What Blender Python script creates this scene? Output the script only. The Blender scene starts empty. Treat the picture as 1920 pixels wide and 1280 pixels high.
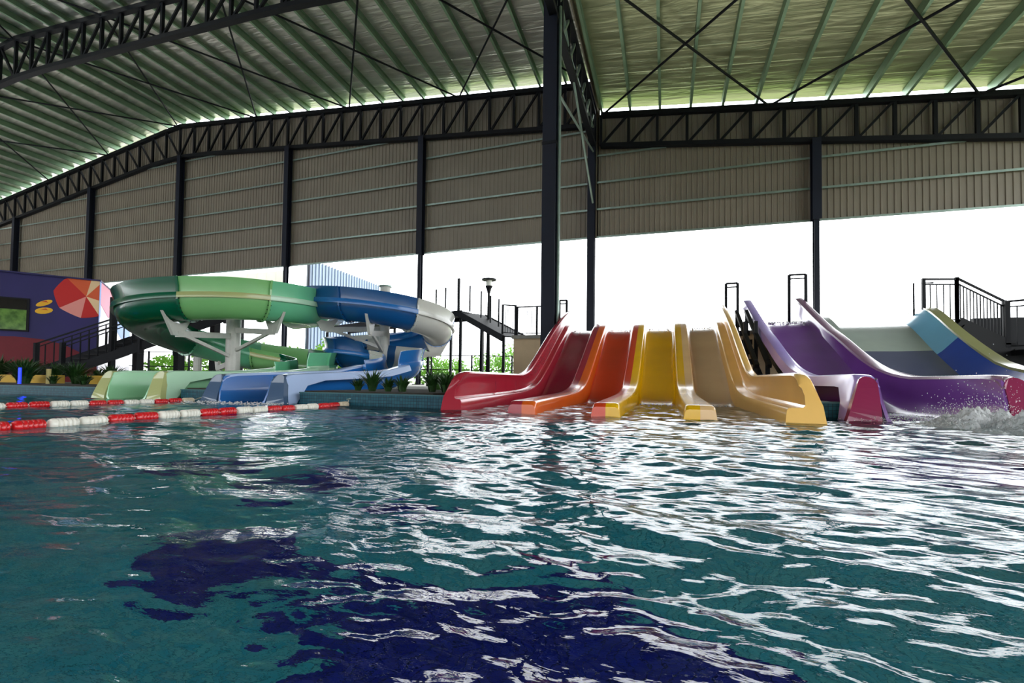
import bpy, math, random
import numpy as np
from mathutils import Vector, Matrix

# World axes follow the hall: +X to the right along the back wall, +Y away towards it, Z up, water at z = 0.
random.seed(7)
rng = np.random.default_rng(7)
SC = bpy.context.scene
COL = SC.collection

# ------------------------------------------------------------------ camera, world, sun, exposure
cam_d = bpy.data.cameras.new('camera')
cam = bpy.data.objects.new('camera', cam_d)
COL.objects.link(cam)
SC.camera = cam
cam_d.sensor_width = 36.0
cam_d.lens = 36.0 * 852.0 / 1920.0
cam_d.shift_y = 51.9 / 1920.0
cam_d.clip_start = 0.02
cam_d.clip_end = 600
right = Vector((0.94758334, 0.31926852, 0.01238669))
fwd = Vector((-0.31949628, 0.94717607, 0.02792164))
upv = Vector((-0.00281788, -0.03041558, 0.99953337))
cam.matrix_world = Matrix(((right.x, upv.x, -fwd.x, 0), (right.y, upv.y, -fwd.y, 0),
                           (right.z, upv.z, -fwd.z, 0.43), (0, 0, 0, 1)))

world = bpy.data.worlds.new('overcast_sky')
SC.world = world
world.use_nodes = True
wn = world.node_tree
bgn = wn.nodes['Background']
bgn.inputs['Color'].default_value = (0.93, 0.97, 1.0, 1)
bgn.inputs['Strength'].default_value = 5.8

sun_d = bpy.data.lights.new('sun', 'SUN')
sun_d.energy = 2.0
sun_d.angle = math.radians(4)
sun_d.color = (1.0, 0.95, 0.85)
sun = bpy.data.objects.new('sun', sun_d)
COL.objects.link(sun)
sun.location = (10, 60, 60)
sun.rotation_euler = (math.radians(-38), 0, math.radians(-25))

SC.view_settings.view_transform = 'Standard'
SC.view_settings.look = 'None'
SC.view_settings.gamma = 1
SC.view_settings.use_curve_mapping = False
SC.view_settings.exposure = 0.0
SC.cycles.use_denoising = True
SC.cycles.max_bounces = 10
SC.cycles.diffuse_bounces = 5
SC.cycles.glossy_bounces = 5
SC.cycles.transmission_bounces = 6
SC.cycles.caustics_reflective = False

# ------------------------------------------------------------------ helpers
def lin(c):
    return tuple(((v / 255.0) / 12.92 if v / 255.0 <= 0.04045 else ((v / 255.0 + 0.055) / 1.055) ** 2.4) for v in c) + (1.0,)

def mat(name, rgb, rough=0.5, metal=0.0, coat=0.0, noise=0.0, nscale=6.0, bump=0.0, bscale=40.0, rgb2=None, emit=None, spec=0.5, trans=0.0):
    m = bpy.data.materials.new(name)
    m.use_nodes = True
    nt = m.node_tree
    b = nt.nodes['Principled BSDF']
    b.inputs['Base Color'].default_value = lin(rgb)
    b.inputs['Roughness'].default_value = rough
    b.inputs['Metallic'].default_value = metal
    b.inputs['Coat Weight'].default_value = coat
    b.inputs['Coat Roughness'].default_value = 0.08
    b.inputs['Specular IOR Level'].default_value = spec
    tc = nt.nodes.new('ShaderNodeTexCoord')
    if noise > 0 or rgb2:
        n = nt.nodes.new('ShaderNodeTexNoise')
        n.inputs['Scale'].default_value = nscale
        n.inputs['Detail'].default_value = 5
        nt.links.new(tc.outputs['Object'], n.inputs['Vector'])
        mx = nt.nodes.new('ShaderNodeMix')
        mx.data_type = 'RGBA'
        mr = nt.nodes.new('ShaderNodeMapRange')
        mr.inputs['From Min'].default_value = 0.35
        mr.inputs['From Max'].default_value = 0.65
        nt.links.new(n.outputs['Fac'], mr.inputs['Value'])
        nt.links.new(mr.outputs['Result'], mx.inputs['Factor'])
        a = lin(rgb)
        c2 = lin(rgb2) if rgb2 else tuple(v * (1 - noise) for v in a[:3]) + (1,)
        mx.inputs['A'].default_value = a
        mx.inputs['B'].default_value = c2
        nt.links.new(mx.outputs['Result'], b.inputs['Base Color'])
    if bump > 0:
        n2 = nt.nodes.new('ShaderNodeTexNoise')
        n2.inputs['Scale'].default_value = bscale
        n2.inputs['Detail'].default_value = 4
        nt.links.new(tc.outputs['Object'], n2.inputs['Vector'])
        bp = nt.nodes.new('ShaderNodeBump')
        bp.inputs['Strength'].default_value = bump
        bp.inputs['Distance'].default_value = 0.02
        nt.links.new(n2.outputs['Fac'], bp.inputs['Height'])
        nt.links.new(bp.outputs['Normal'], b.inputs['Normal'])
    if emit:
        b.inputs['Emission Color'].default_value = lin(rgb)
        b.inputs['Emission Strength'].default_value = emit
    if trans:
        # moulded fibreglass lets a little daylight through
        b.inputs['Subsurface Weight'].default_value = 0.0
        tr = nt.nodes.new('ShaderNodeBsdfTranslucent')
        tr.inputs['Color'].default_value = lin(rgb)
        ms = nt.nodes.new('ShaderNodeMixShader')
        ms.inputs['Fac'].default_value = trans
        out = nt.nodes['Material Output']
        nt.links.new(b.outputs['BSDF'], ms.inputs[1])
        nt.links.new(tr.outputs['BSDF'], ms.inputs[2])
        nt.links.new(ms.outputs['Shader'], out.inputs['Surface'])
    return m

def wloc(o):
    v = Vector((0, 0, 0))
    while o is not None:
        v += o.location
        o = o.parent
    return v

def tag(o, label=None, cat=None, group=None, kind=None):
    if label: o['label'] = label
    if cat: o['category'] = cat
    if group: o['group'] = group
    if kind: o['kind'] = kind
    return o

def thing(name, loc, label, cat, group=None):
    o = bpy.data.objects.new(name, None)
    o.empty_display_size = 0.2
    COL.objects.link(o)
    o.location = loc
    return tag(o, label, cat, group)

def mesh(name, V, F, m, parent=None, smooth=False, origin=None, mats=None, fm=None):
    V = np.asarray(V, float)
    if parent is not None:
        org = wloc(parent)
        base = Vector((0, 0, 0))
        # own origin at the piece's base centre
        c = Vector((float(V[:, 0].mean()), float(V[:, 1].mean()), float(V[:, 2].min())))
        loc = c - org
        V = V - np.array(c)
    else:
        c = Vector(origin) if origin is not None else Vector((float(V[:, 0].mean()), float(V[:, 1].mean()), float(V[:, 2].min())))
        loc = c
        V = V - np.array(c)
    me = bpy.data.meshes.new(name)
    me.from_pydata(V.tolist(), [], [tuple(f) for f in F])
    for mm in (mats or [m]):
        me.materials.append(mm)
    if fm is not None:
        me.polygons.foreach_set('material_index', fm)
    if smooth:
        me.polygons.foreach_set('use_smooth', [True] * len(me.polygons))
    me.update()
    o = bpy.data.objects.new(name, me)
    COL.objects.link(o)
    if parent is not None:
        o.parent = parent
    o.location = loc
    if smooth == 'auto':
        me.set_sharp_from_angle(angle=math.radians(40))
    return o

class MB:
    def __init__(s): s.V = []; s.F = []
    def add(s, V, F):
        n = len(s.V); s.V += [tuple(v) for v in V]; s.F += [tuple(i + n for i in f) for f in F]; return s
    def box(s, x0, x1, y0, y1, z0, z1):
        V = [(x0, y0, z0), (x1, y0, z0), (x1, y1, z0), (x0, y1, z0), (x0, y0, z1), (x1, y0, z1), (x1, y1, z1), (x0, y1, z1)]
        return s.add(V, [(0, 3, 2, 1), (4, 5, 6, 7), (0, 1, 5, 4), (1, 2, 6, 5), (2, 3, 7, 6), (3, 0, 4, 7)])
    def beam(s, p, q, w, h=None, up=(0, 0, 1)):
        h = h or w
        p, q = Vector(p), Vector(q); t = (q - p).normalized()
        u = Vector(up)
        if abs(t.dot(u)) > 0.98: u = Vector((0, 1, 0))
        a = t.cross(u).normalized() * w / 2; b = a.cross(t).normalized() * h / 2
        V = [p - a - b, p + a - b, p + a + b, p - a + b, q - a - b, q + a - b, q + a + b, q - a + b]
        return s.add(V, [(0, 3, 2, 1), (4, 5, 6, 7), (0, 1, 5, 4), (1, 2, 6, 5), (2, 3, 7, 6), (3, 0, 4, 7)])
    def ibeam(s, p, q, w, h, t=0.03, up=(0, 1, 0)):
        # H section column / beam: two flanges and a web; up points flange to flange
        p, q = Vector(p), Vector(q); u = Vector(up).normalized()
        s.beam(p + u * (h / 2 - t / 2), q + u * (h / 2 - t / 2), w, t, up)
        s.beam(p - u * (h / 2 - t / 2), q - u * (h / 2 - t / 2), w, t, up)
        return s.beam(p, q, t, h - t, up)
    def tube(s, pts, r, n=8, r2=None):
        pts = [Vector(p) for p in pts]; rings = []
        for i, p in enumerate(pts):
            t = (pts[min(i + 1, len(pts) - 1)] - pts[max(i - 1, 0)]).normalized()
            u = Vector((0, 0, 1)) if abs(t.z) < 0.9 else Vector((0, 1, 0))
            a = t.cross(u).normalized(); b = t.cross(a)
            rr = r + ((r2 if r2 is not None else r) - r) * i / (len(pts) - 1)
            rings.append([p + a * math.cos(2 * math.pi * k / n) * rr + b * math.sin(2 * math.pi * k / n) * rr for k in range(n)])
        return s.rings(rings)
    def rings(s, rings, closed=True, cap=True):
        n = len(rings[0]); V = [v for r in rings for v in r]; F = []
        for i in range(len(rings) - 1):
            for k in range(n if closed else n - 1):
                k2 = (k + 1) % n
                F.append((i * n + k, i * n + k2, (i + 1) * n + k2, (i + 1) * n + k))
        if cap and closed:
            F.append(tuple(range(n - 1, -1, -1))); F.append(tuple((len(rings) - 1) * n + k for k in range(n)))
        return s.add(V, F)
    def out(s, name, m, parent=None, smooth=False, origin=None):
        return mesh(name, s.V, s.F, m, parent, smooth, origin)

def hermite(xs, ys, x):
    # monotone cubic interpolation
    xs = list(xs); ys = list(ys)
    if x <= xs[0]: return ys[0]
    if x >= xs[-1]: return ys[-1]
    n = len(xs); d = [(ys[i + 1] - ys[i]) / (xs[i + 1] - xs[i]) for i in range(n - 1)]
    m = [d[0]] + [0 if d[i - 1] * d[i] <= 0 else 2 * d[i - 1] * d[i] / (d[i - 1] + d[i]) for i in range(1, n - 1)] + [d[-1]]
    for i in range(n - 1):
        if x <= xs[i + 1]:
            h = xs[i + 1] - xs[i]; t = (x - xs[i]) / h
            return (2*t**3 - 3*t*t + 1) * ys[i] + (t**3 - 2*t*t + t) * h * m[i] + (-2*t**3 + 3*t*t) * ys[i+1] + (t**3 - t*t) * h * m[i+1]
def prof(pts):
    xs = [p[0] for p in pts]; ys = [p[1] for p in pts]
    return lambda x: hermite(xs, ys, x)
def spline(P, n):
    # Catmull-Rom through points
    P = [Vector(p) for p in P]; P = [P[0] * 2 - P[1]] + P + [P[-1] * 2 - P[-2]]; out = []
    for i in range(1, len(P) - 2):
        for k in range(n):
            t = k / n; a, b, c, d = P[i-1], P[i], P[i+1], P[i+2]
            out.append(0.5 * ((2*b) + (c-a)*t + (2*a-5*b+4*c-d)*t*t + (-a+3*b-3*c+d)*t**3))
    out.append(P[-2]); return out

# ------------------------------------------------------------------ materials
M = {}
M['steel'] = mat('dark_navy_painted_steel', (10, 12, 20), 0.6, noise=0.2, spec=0.25)
M['steel_brown'] = mat('dark_steel', (16, 16, 20), 0.6, spec=0.25)
M['column'] = mat('column_paint', (18, 23, 40), 0.6, noise=0.15, nscale=2, spec=0.3)
M['galv'] = mat('galvanised_steel', (150, 168, 160), 0.4, 0.6, noise=0.2, nscale=3)
M['purlin'] = mat('galvanised_purlin_green_bounce', (140, 168, 138), 0.45, 0.4, noise=0.2, nscale=1.5)  # reflected green is tinted into the galvanised grey
M['clad'] = mat('grey_beige_cladding', (134, 124, 110), 0.5, noise=0.1, nscale=0.7)
M['white'] = mat('white_painted_metal', (225, 225, 222), 0.4, noise=0.08)
M['pole'] = mat('pale_grey_post', (200, 198, 190), 0.4, noise=0.1)
M['concrete'] = mat('deck_concrete', (150, 148, 140), 0.8, noise=0.25, nscale=4)
M['soil'] = mat('dark_soil', (50, 44, 36), 0.95, noise=0.4, nscale=8)
M['lawn'] = mat('lawn_grass', (110, 130, 70), 0.9, noise=0.3, nscale=3)
M['tan'] = mat('tan_render', (205, 180, 145), 0.8, noise=0.08, nscale=3)
M['beige'] = mat('beige_box', (190, 175, 110), 0.6)
M['cable'] = mat('white_cable', (200, 190, 170), 0.6)
M['floatred'] = mat('red_plastic_float', (205, 22, 30), 0.3, coat=0.3, noise=0.12, nscale=9)
M['floatwhite'] = mat('white_plastic_float', (232, 228, 215), 0.35, coat=0.2, noise=0.1, nscale=9)
M['floattan'] = mat('cream_plastic_float', (214, 198, 170), 0.45, noise=0.1)

# ------------------------------------------------------------------ hall structure
DW = 23.0          # back wall / truss plane
DF = 14.05         # next portal truss
BAY = 9.72
US = [-3.54 + BAY * k for k in range(-6, 3)]          # column lines
TOPL = prof([(-61, 14.4), (-55.4, 15.4), (-33.2, 18.5), (-18.4, 17.05), (-3.5, 15.55)])
def lerp_prof(pts):
    xs = [p[0] for p in pts]; ys = [p[1] for p in pts]
    return lambda x: float(np.interp(x, xs, ys)) if xs[0] <= x <= xs[-1] else (ys[0] + (x - xs[0]) * (ys[1] - ys[0]) / (xs[1] - xs[0]) if x < xs[0] else ys[-1] + (x - xs[-1]) * (ys[-1] - ys[-2]) / (xs[-1] - xs[-2]))
TOPL = lerp_prof([(-61, 14.6), (-33.2, 18.45), (-3.5, 15.55)])
BOTL = lerp_prof([(-61, 12.6), (-36.0, 16.0), (-33.2, 16.2), (-30.4, 16.05), (-3.5, 13.45)])
TOPR = lerp_prof([(-3.1, 13.9), (6.1, 12.75), (13.3, 11.87), (24, 10.6)])
BOTR = lerp_prof([(-3.1, 12.35), (6.1, 11.15), (13.3, 10.15), (24, 8.7)])
def rise(d, u=-33.2): return max(DW - d, 0) / 9 * 0.3 * max(0, min((u + 33.2) / 13, 1)) if u < -3.3 else 0.03 * (DW - d)
def riseb(d, u): return max(DW - d, 0) / 9 * (0.1 + 0.85 * max(0, min((u + 33.2) / 18, 1))) if u < -3.3 else 0.03 * (DW - d)
PAN = BAY / 7

def truss(name, u0, u1, d, top, bot, label, group, flip):
    t = thing(name, ((u0 + u1) / 2, d, bot((u0 + u1) / 2)), label, 'truss', group)
    n = int(round((u1 - u0) / PAN)); us = [u0 + (u1 - u0) * i / n for i in range(n + 1)]
    T = lambda u: (u, d, top(u) + rise(d, u)); B = lambda u: (u, d, bot(u) + (riseb(d, u) if d < 20 else 0))
    for nm, f, w, h in (('top_chord', T, 0.24, 0.22), ('bottom_chord', B, 0.26, 0.2)):
        mb = MB(); knots = [u for u in us]
        for a, b in zip(knots[:-1], knots[1:]):
            mb.beam(f(a), f(b), w, h, up=(0, 0, 1))
        mb.out(nm, M['steel'], t)
    for i, u in enumerate(us):
        heavy = abs(((u + 3.54) / (BAY)) - round((u + 3.54) / BAY)) < 0.02 and int(round((u + 3.54) / BAY)) % 3 == 0
        MB().beam(B(u), T(u), 0.26 if heavy else 0.13, 0.13, up=(0, 1, 0)).out('vertical_strut', M['steel'], t)
    for a, b in zip(us[:-1], us[1:]):
        if flip((a + b) / 2): p, q = T(a), B(b)
        else: p, q = B(a), T(b)
        MB().beam(p, q, 0.1, 0.1, up=(0, 1, 0)).out('diagonal_brace', M['steel'], t)
    return t

truss('roof_truss', -61.0 + 0.0, -3.54, DW - 0.25, TOPL, BOTL, 'long dark ridge-shaped steel truss along the top of the far back wall', 'portal trusses', lambda u: u < -33)
truss('roof_truss', -47.0, -3.54, DF, TOPL, BOTL, 'nearer dark steel truss crossing the upper left corner in front of the roof', 'portal trusses', lambda u: u < -33)
truss('roof_truss', -3.1, 21.2, DW - 0.25, TOPR, BOTR, 'dark steel truss of the right-hand bay above the open side', 'portal trusses', lambda u: False)

# valley girder running from the far column over the near column
t = thing('valley_girder', (-3.45, 14, 12.3), 'dark steel lattice girder running overhead from the near column to the far column', 'truss')
T0 = lambda d: (-3.45, d, 13.95 + rise(d)); B0 = lambda d: (-3.45, d, 12.35 + rise(d))
MB().beam(B0(4), B0(DW - .5), 0.25, 0.2).out('bottom_chord', M['steel'], t)
MB().beam(T0(4), T0(DW - .5), 0.25, 0.2).out('top_chord', M['steel'], t)
for i in range(16):
    d = 4 + i * (DW - 4.5) / 15
    MB().beam(B0(d), T0(d), 0.14).out('vertical_strut', M['steel'], t)
    if i < 15:
        MB().beam(B0(d), T0(d + (DW - 4.5) / 15), 0.1).out('diagonal_brace', M['galv'], t)

# columns of the back wall
names = {-5: 'leftmost dark steel column of the back wall, behind the mural building', -4: 'second dark steel column from the left on the back wall, above the parasol mural',
         -3: 'dark steel column of the back wall under the roof ridge', -2: 'dark steel column of the back wall behind the green flume joint',
         -1: 'thin dark steel column of the back wall rising behind the blue flume', 0: 'dark steel column at the roof valley where both halls meet',
         1: 'dark steel column of the back wall above the purple slides', 2: 'far right dark steel column of the back wall', -6: 'column at the far left end of the back wall'}
for k in range(-5, 3):
    u = -3.54 + BAY * k
    topz = (BOTL(u) if k < 0 else 13.9 if k == 0 else BOTR(u)) - (0.0 if k else 0)
    c = thing('steel_column', (u, DW - 0.3, 0.2), names[k], 'column', 'back wall columns')
    wdt = {0: 0.36, 1: 0.2}.get(k, 0.2 if k in (-1, -2) else 0.3)
    if k == 0:
        MB().ibeam((u, DW - 0.3, 0.2), (u, DW - 0.3, 15.6), 0.36, 0.4).out('column_shaft', M['column'], c)
    else:
        MB().ibeam((u, DW - 0.3, 0.2), (u, DW - 0.3, 7.6), 0.2, 0.26, 0.02).out('column_shaft', M['column'], c)
        MB().ibeam((u, DW - 0.34, 7.6), (u, DW - 0.34, topz), 0.34, 0.36, 0.03).out('wall_post', M['column'], c)
    MB().box(u - 0.25, u + 0.25, DW - 0.55, DW - 0.05, 0.2, 0.24).out('base_plate', M['steel'], c)
c = thing('steel_column', (-3.54, DF + 0.1, 0.2), 'broad near steel column standing behind the red slide, rising out of the picture', 'column')
MB().ibeam((-3.54, DF + 0.1, 0.2), (-3.54, DF + 0.1, 16.5), 0.44, 0.46, 0.04).out('column_shaft', M['column'], c)
MB().box(-3.9, -3.2, DF - 0.25, DF + 0.45, 0.2, 0.25).out('base_plate', M['steel'], c)
MB().box(-3.77, -3.31, DF - 0.14, DF + 0.34, 8.05, 8.15).out('splice_plate', M['steel'], c)
MB().tube([(-3.25, DF + 0.05, 0.3), (-3.25, DF + 0.05, 12.6)], 0.055, 8).out('drain_pipe', M['galv'], c)

# vertical cross bracing between the two columns
for p, q, lb in (((-3.45, DF + 0.3, 14.0), (-3.45, DW - 0.5, 9.4), 'long pale brace rod descending from near column to far column'),
                 ((-3.45, DF + 0.3, 12.6), (-3.45, DW - 0.5, 13.2), 'upper pale brace rod between near and far columns'),
                 ((-3.45, DF + 0.3, 10.1), (-3.45, DW - 0.5, 12.0), 'short pale brace rod starting at mid height of near column'),
                 ):
    o = MB().tube([p, q], 0.05, 6).out('brace_rod', M['galv']); tag(o, lb, 'brace')

# ceiling: foil insulation sheets and purlins
def foil(name, rgb, grn):
    m = mat(name, rgb, 0.36, 0.75)
    nt = m.node_tree; b = nt.nodes['Principled BSDF']
    tc = nt.nodes.new('ShaderNodeTexCoord'); mp = nt.nodes.new('ShaderNodeMapping')
    mp.inputs['Scale'].default_value = (0.35, 2.2, 1)
    nt.links.new(tc.outputs['Object'], mp.inputs['Vector'])
    n = nt.nodes.new('ShaderNodeTexNoise'); n.inputs['Scale'].default_value = 1.6; n.inputs['Detail'].default_value = 6
    n.inputs['Distortion'].default_value = 0.6
    nt.links.new(mp.outputs['Vector'], n.inputs['Vector'])
    sep = nt.nodes.new('ShaderNodeSeparateXYZ'); nt.links.new(tc.outputs['Object'], sep.inputs[0])
    # lap joints every 1.25 m across the sheets
    md = nt.nodes.new('ShaderNodeMath'); md.operation = 'PINGPONG'; md.inputs[1].default_value = 0.625
    nt.links.new(sep.outputs['Y'], md.inputs[0])
    lt = nt.nodes.new('ShaderNodeMapRange'); lt.inputs['From Min'].default_value = 0.0; lt.inputs['From Max'].default_value = 0.03
    nt.links.new(md.outputs[0], lt.inputs['Value'])
    ad = nt.nodes.new('ShaderNodeMath'); ad.operation = 'ADD'
    nt.links.new(n.outputs['Fac'], ad.inputs[0]); 
    ml = nt.nodes.new('ShaderNodeMath'); ml.operation = 'MULTIPLY'; ml.inputs[1].default_value = 0.25
    nt.links.new(lt.outputs['Result'], ml.inputs[0]); nt.links.new(ml.outputs[0], ad.inputs[1])
    bp = nt.nodes.new('ShaderNodeBump'); bp.inputs['Strength'].default_value = 0.5; bp.inputs['Distance'].default_value = 0.12
    nt.links.new(ad.outputs[0], bp.inputs['Height']); nt.links.new(bp.outputs['Normal'], b.inputs['Normal'])
    mx = nt.nodes.new('ShaderNodeMix'); mx.data_type = 'RGBA'
    mx.inputs['A'].default_value = lin([v * 0.72 for v in rgb]); mx.inputs['B'].default_value = lin(grn)
    nt.links.new(n.outputs['Fac'], mx.inputs['Factor']); nt.links.new(mx.outputs['Result'], b.inputs['Base Color'])
    return m
M['foil'] = foil('silver_foil_insulation', (225, 220, 212), (245, 242, 234))
M['foil_green_bounce'] = foil('foil_insulation_green_bounce', (192, 200, 148), (214, 218, 176))  # olive tint is green bounce off the lawn, put into the foil colour

D0, D1 = -7.0, DW + 0.02
def roof(name, u0, u1, us, top, m, pm, nums):
    V = []; F = []
    for th in (0.5, 0.58):
        for u in us:
            for d in (D0, D1):
                V.append((u, d, top(u) + rise(d, u) + th))
    n = len(us)
    for i in range(n - 1):
        a = 2 * i
        F.append((a, a + 1, a + 3, a + 2)); F.append((a + 2 * n, a + 2 * n + 2, a + 2 * n + 3, a + 2 * n + 1))
        F.append((a, a + 2, a + 2 * n + 2, a + 2 * n)); F.append((a + 1, a + 2 * n + 1, a + 2 * n + 3, a + 3))
    F.append((0, 2 * n, 2 * n + 1, 1)); F.append((2 * n - 2, 2 * n - 1, 4 * n - 1, 4 * n - 2))
    ce = mesh(name, V, F, m); tag(ce, kind='structure')
    for u in nums:
        # C section purlin
        z0 = top(u) + rise(D0, u) + 0.11; z1 = top(u) + rise(D1 - 0.1, u) + 0.11
        mb = MB()
        mb.beam((u, D0 + 0.1, z0 + 0.19), (u, D1 - 0.1, z1 + 0.19), 0.025, 0.36)
        mb.beam((u + 0.045, D0 + 0.1, z0 + 0.012), (u + 0.045, D1 - 0.1, z1 + 0.012), 0.11, 0.02)
        mb.beam((u + 0.045, D0 + 0.1, z0 + 0.37), (u + 0.045, D1 - 0.1, z1 + 0.37), 0.11, 0.014)
        mb.out('purlin', pm, ce)
    return ce
pl = [-3.54 - PAN * i for i in range(0, 41)]
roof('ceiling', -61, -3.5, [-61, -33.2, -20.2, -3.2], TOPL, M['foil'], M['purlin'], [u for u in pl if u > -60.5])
pr = [-3.1 + PAN * i for i in range(0, 18)]
roof('ceiling', -3.1, 21.5, [-3.32, 6.1, 13.3, 21.5], TOPR, M['foil_green_bounce'], M['purlin'], pr)

# roof bracing rods between the two portal lines, crossing in each bay
nodes = [-47.9, -40.6, -33.2, -25.8, -18.4, -11.0, -3.6]
desc = ['over the far left', 'left of the ridge', 'right of the ridge', 'second bay right of the ridge', 'above the blue flume', 'beside the near column']
for i in range(len(nodes) - 1):
    a, b = nodes[i], nodes[i + 1]
    for p, q, w in ((a, b, 'rising to the right'), (b, a, 'rising to the left')):
        o = MB().tube([(p, DF, TOPL(p) + rise(DF, p) - 0.02), (q, DW - 0.3, TOPL(q) + 0.02)], 0.045, 6).out('brace_rod', M['steel'])
        tag(o, 'thin dark roof brace rod ' + desc[i] + ', ' + w, 'brace', 'roof brace rods')
nodes = [-3.0, 4.4, 11.8, 19.2]
desc = ['above the red and yellow slides', 'above the purple slide', 'in the top right corner']
for i in range(len(nodes) - 1):
    a, b = nodes[i], nodes[i + 1]
    for p, q, w in ((a, b, 'leaning right'), (b, a, 'leaning left')):
        o = MB().tube([(p, DF, TOPR(p) + rise(DF, p) - 0.02), (q, DW - 0.3, TOPR(q) + 0.02)], 0.05, 6).out('brace_rod', M['steel'])
        tag(o, 'dark brace rod below the green-lit roof ' + desc[i] + ', ' + w, 'brace', 'roof brace rods')
# a second set behind the camera side of the near truss
for a, b, w in ((-40.6, -33.2, 'left'), (-33.2, -25.8, 'right')):
    for p, q, s in ((a, b, 'first'), (b, a, 'second')):
        o = MB().tube([(p, DF - 8.6, TOPL(p) + rise(DF - 8.6, p)), (q, DF, TOPL(q) + rise(DF, q))], 0.045, 6).out('brace_rod', M['steel'])
        tag(o, 'dark roof brace rod nearer than the near truss, ' + s + ' rod on its ' + w + ' side', 'brace', 'roof brace rods')

# corrugated cladding of the back wall, with girts
def corrugated(name, u0, u1, zb, top, d, m, pitch=0.24, dep=0.035, parent=None):
    V = []; F = []; u = u0; prof_ = []
    while u < u1:
        prof_ += [(u, 0), (u + pitch * 0.62, 0), (u + pitch * 0.7, dep), (u + pitch * 0.92, dep)]
        u += pitch
    for (a, b) in prof_:
        V += [(a, d - b, zb(a)), (a, d - b, top(a))]
    for i in range(len(prof_) - 1):
        F.append((2 * i, 2 * i + 2, 2 * i + 3, 2 * i + 1))
    return mesh(name, V, F, m, parent)
wz = lerp_prof([(-61, 7.62), (-40, 7.66), (-22, 7.7), (-3.2, 7.77), (6.1, 7.66), (13.3, 7.54), (24, 7.4)])
wb = corrugated('wall_back', -61, -3.28, wz, lambda u: TOPL(u) + 0.02, DW, M['clad']); tag(wb, kind='structure')
wb2 = corrugated('wall_back', -3.3, 21.5, wz, lambda u: TOPR(u) + 0.02, DW, M['clad']); tag(wb2, kind='structure')
for wall, a, b, bot in ((wb, -61, -3.6, BOTL), (wb2, -3.3, 21.4, BOTR)):
    for j in range(7):
        dz = [0.0, 1.42, 2.78, 4.15, 5.5, 6.85, 8.2][j]
        # a girt stops where the truss bottom chord cuts it
        seg = [u for u in np.linspace(a, b, 120) if wz(u) + dz < bot(u) - 0.05 or j == 0]
        if len(seg) < 6: continue
        p0, p1 = seg[0], seg[-1]
        mb = MB()
        zz0, zz1 = wz(p0) + dz, wz(p1) + dz
        pts = [u for u in (-61, -40, -22, -3.2, 6.1, 13.3, 24) if p0 < u < p1]
        pts = [p0] + pts + [p1]
        for s0, s1 in zip(pts[:-1], pts[1:]):
            mb.beam((s0, DW - 0.1, wz(s0) + dz + 0.03), (s1, DW - 0.1, wz(s1) + dz + 0.03), 0.13, 0.02)
            mb.beam((s0, DW - 0.16, wz(s0) + dz - 0.01), (s1, DW - 0.16, wz(s1) + dz - 0.01), 0.016, 0.09)
        mb.out('girt', M['galv'], wall)

v_ = MB().box(-3.3, -3.26, D0, DW, 14.2, 16.2).out('wall_valley', M['clad']); tag(v_, kind='structure')
# left end wall; unseen rear wall added, open below, to hold back light
o = MB().box(-61.3, -61.1, D0, DW + 0.2, 0.2, 14.8).out('wall_left', M['clad']); tag(o, kind='structure')
o = MB().box(-61, 21.5, D0 - 0.3, D0 - 0.1, 3.2, 15.0).out('wall_light_blocker', M['clad']); tag(o, kind='structure')

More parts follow.
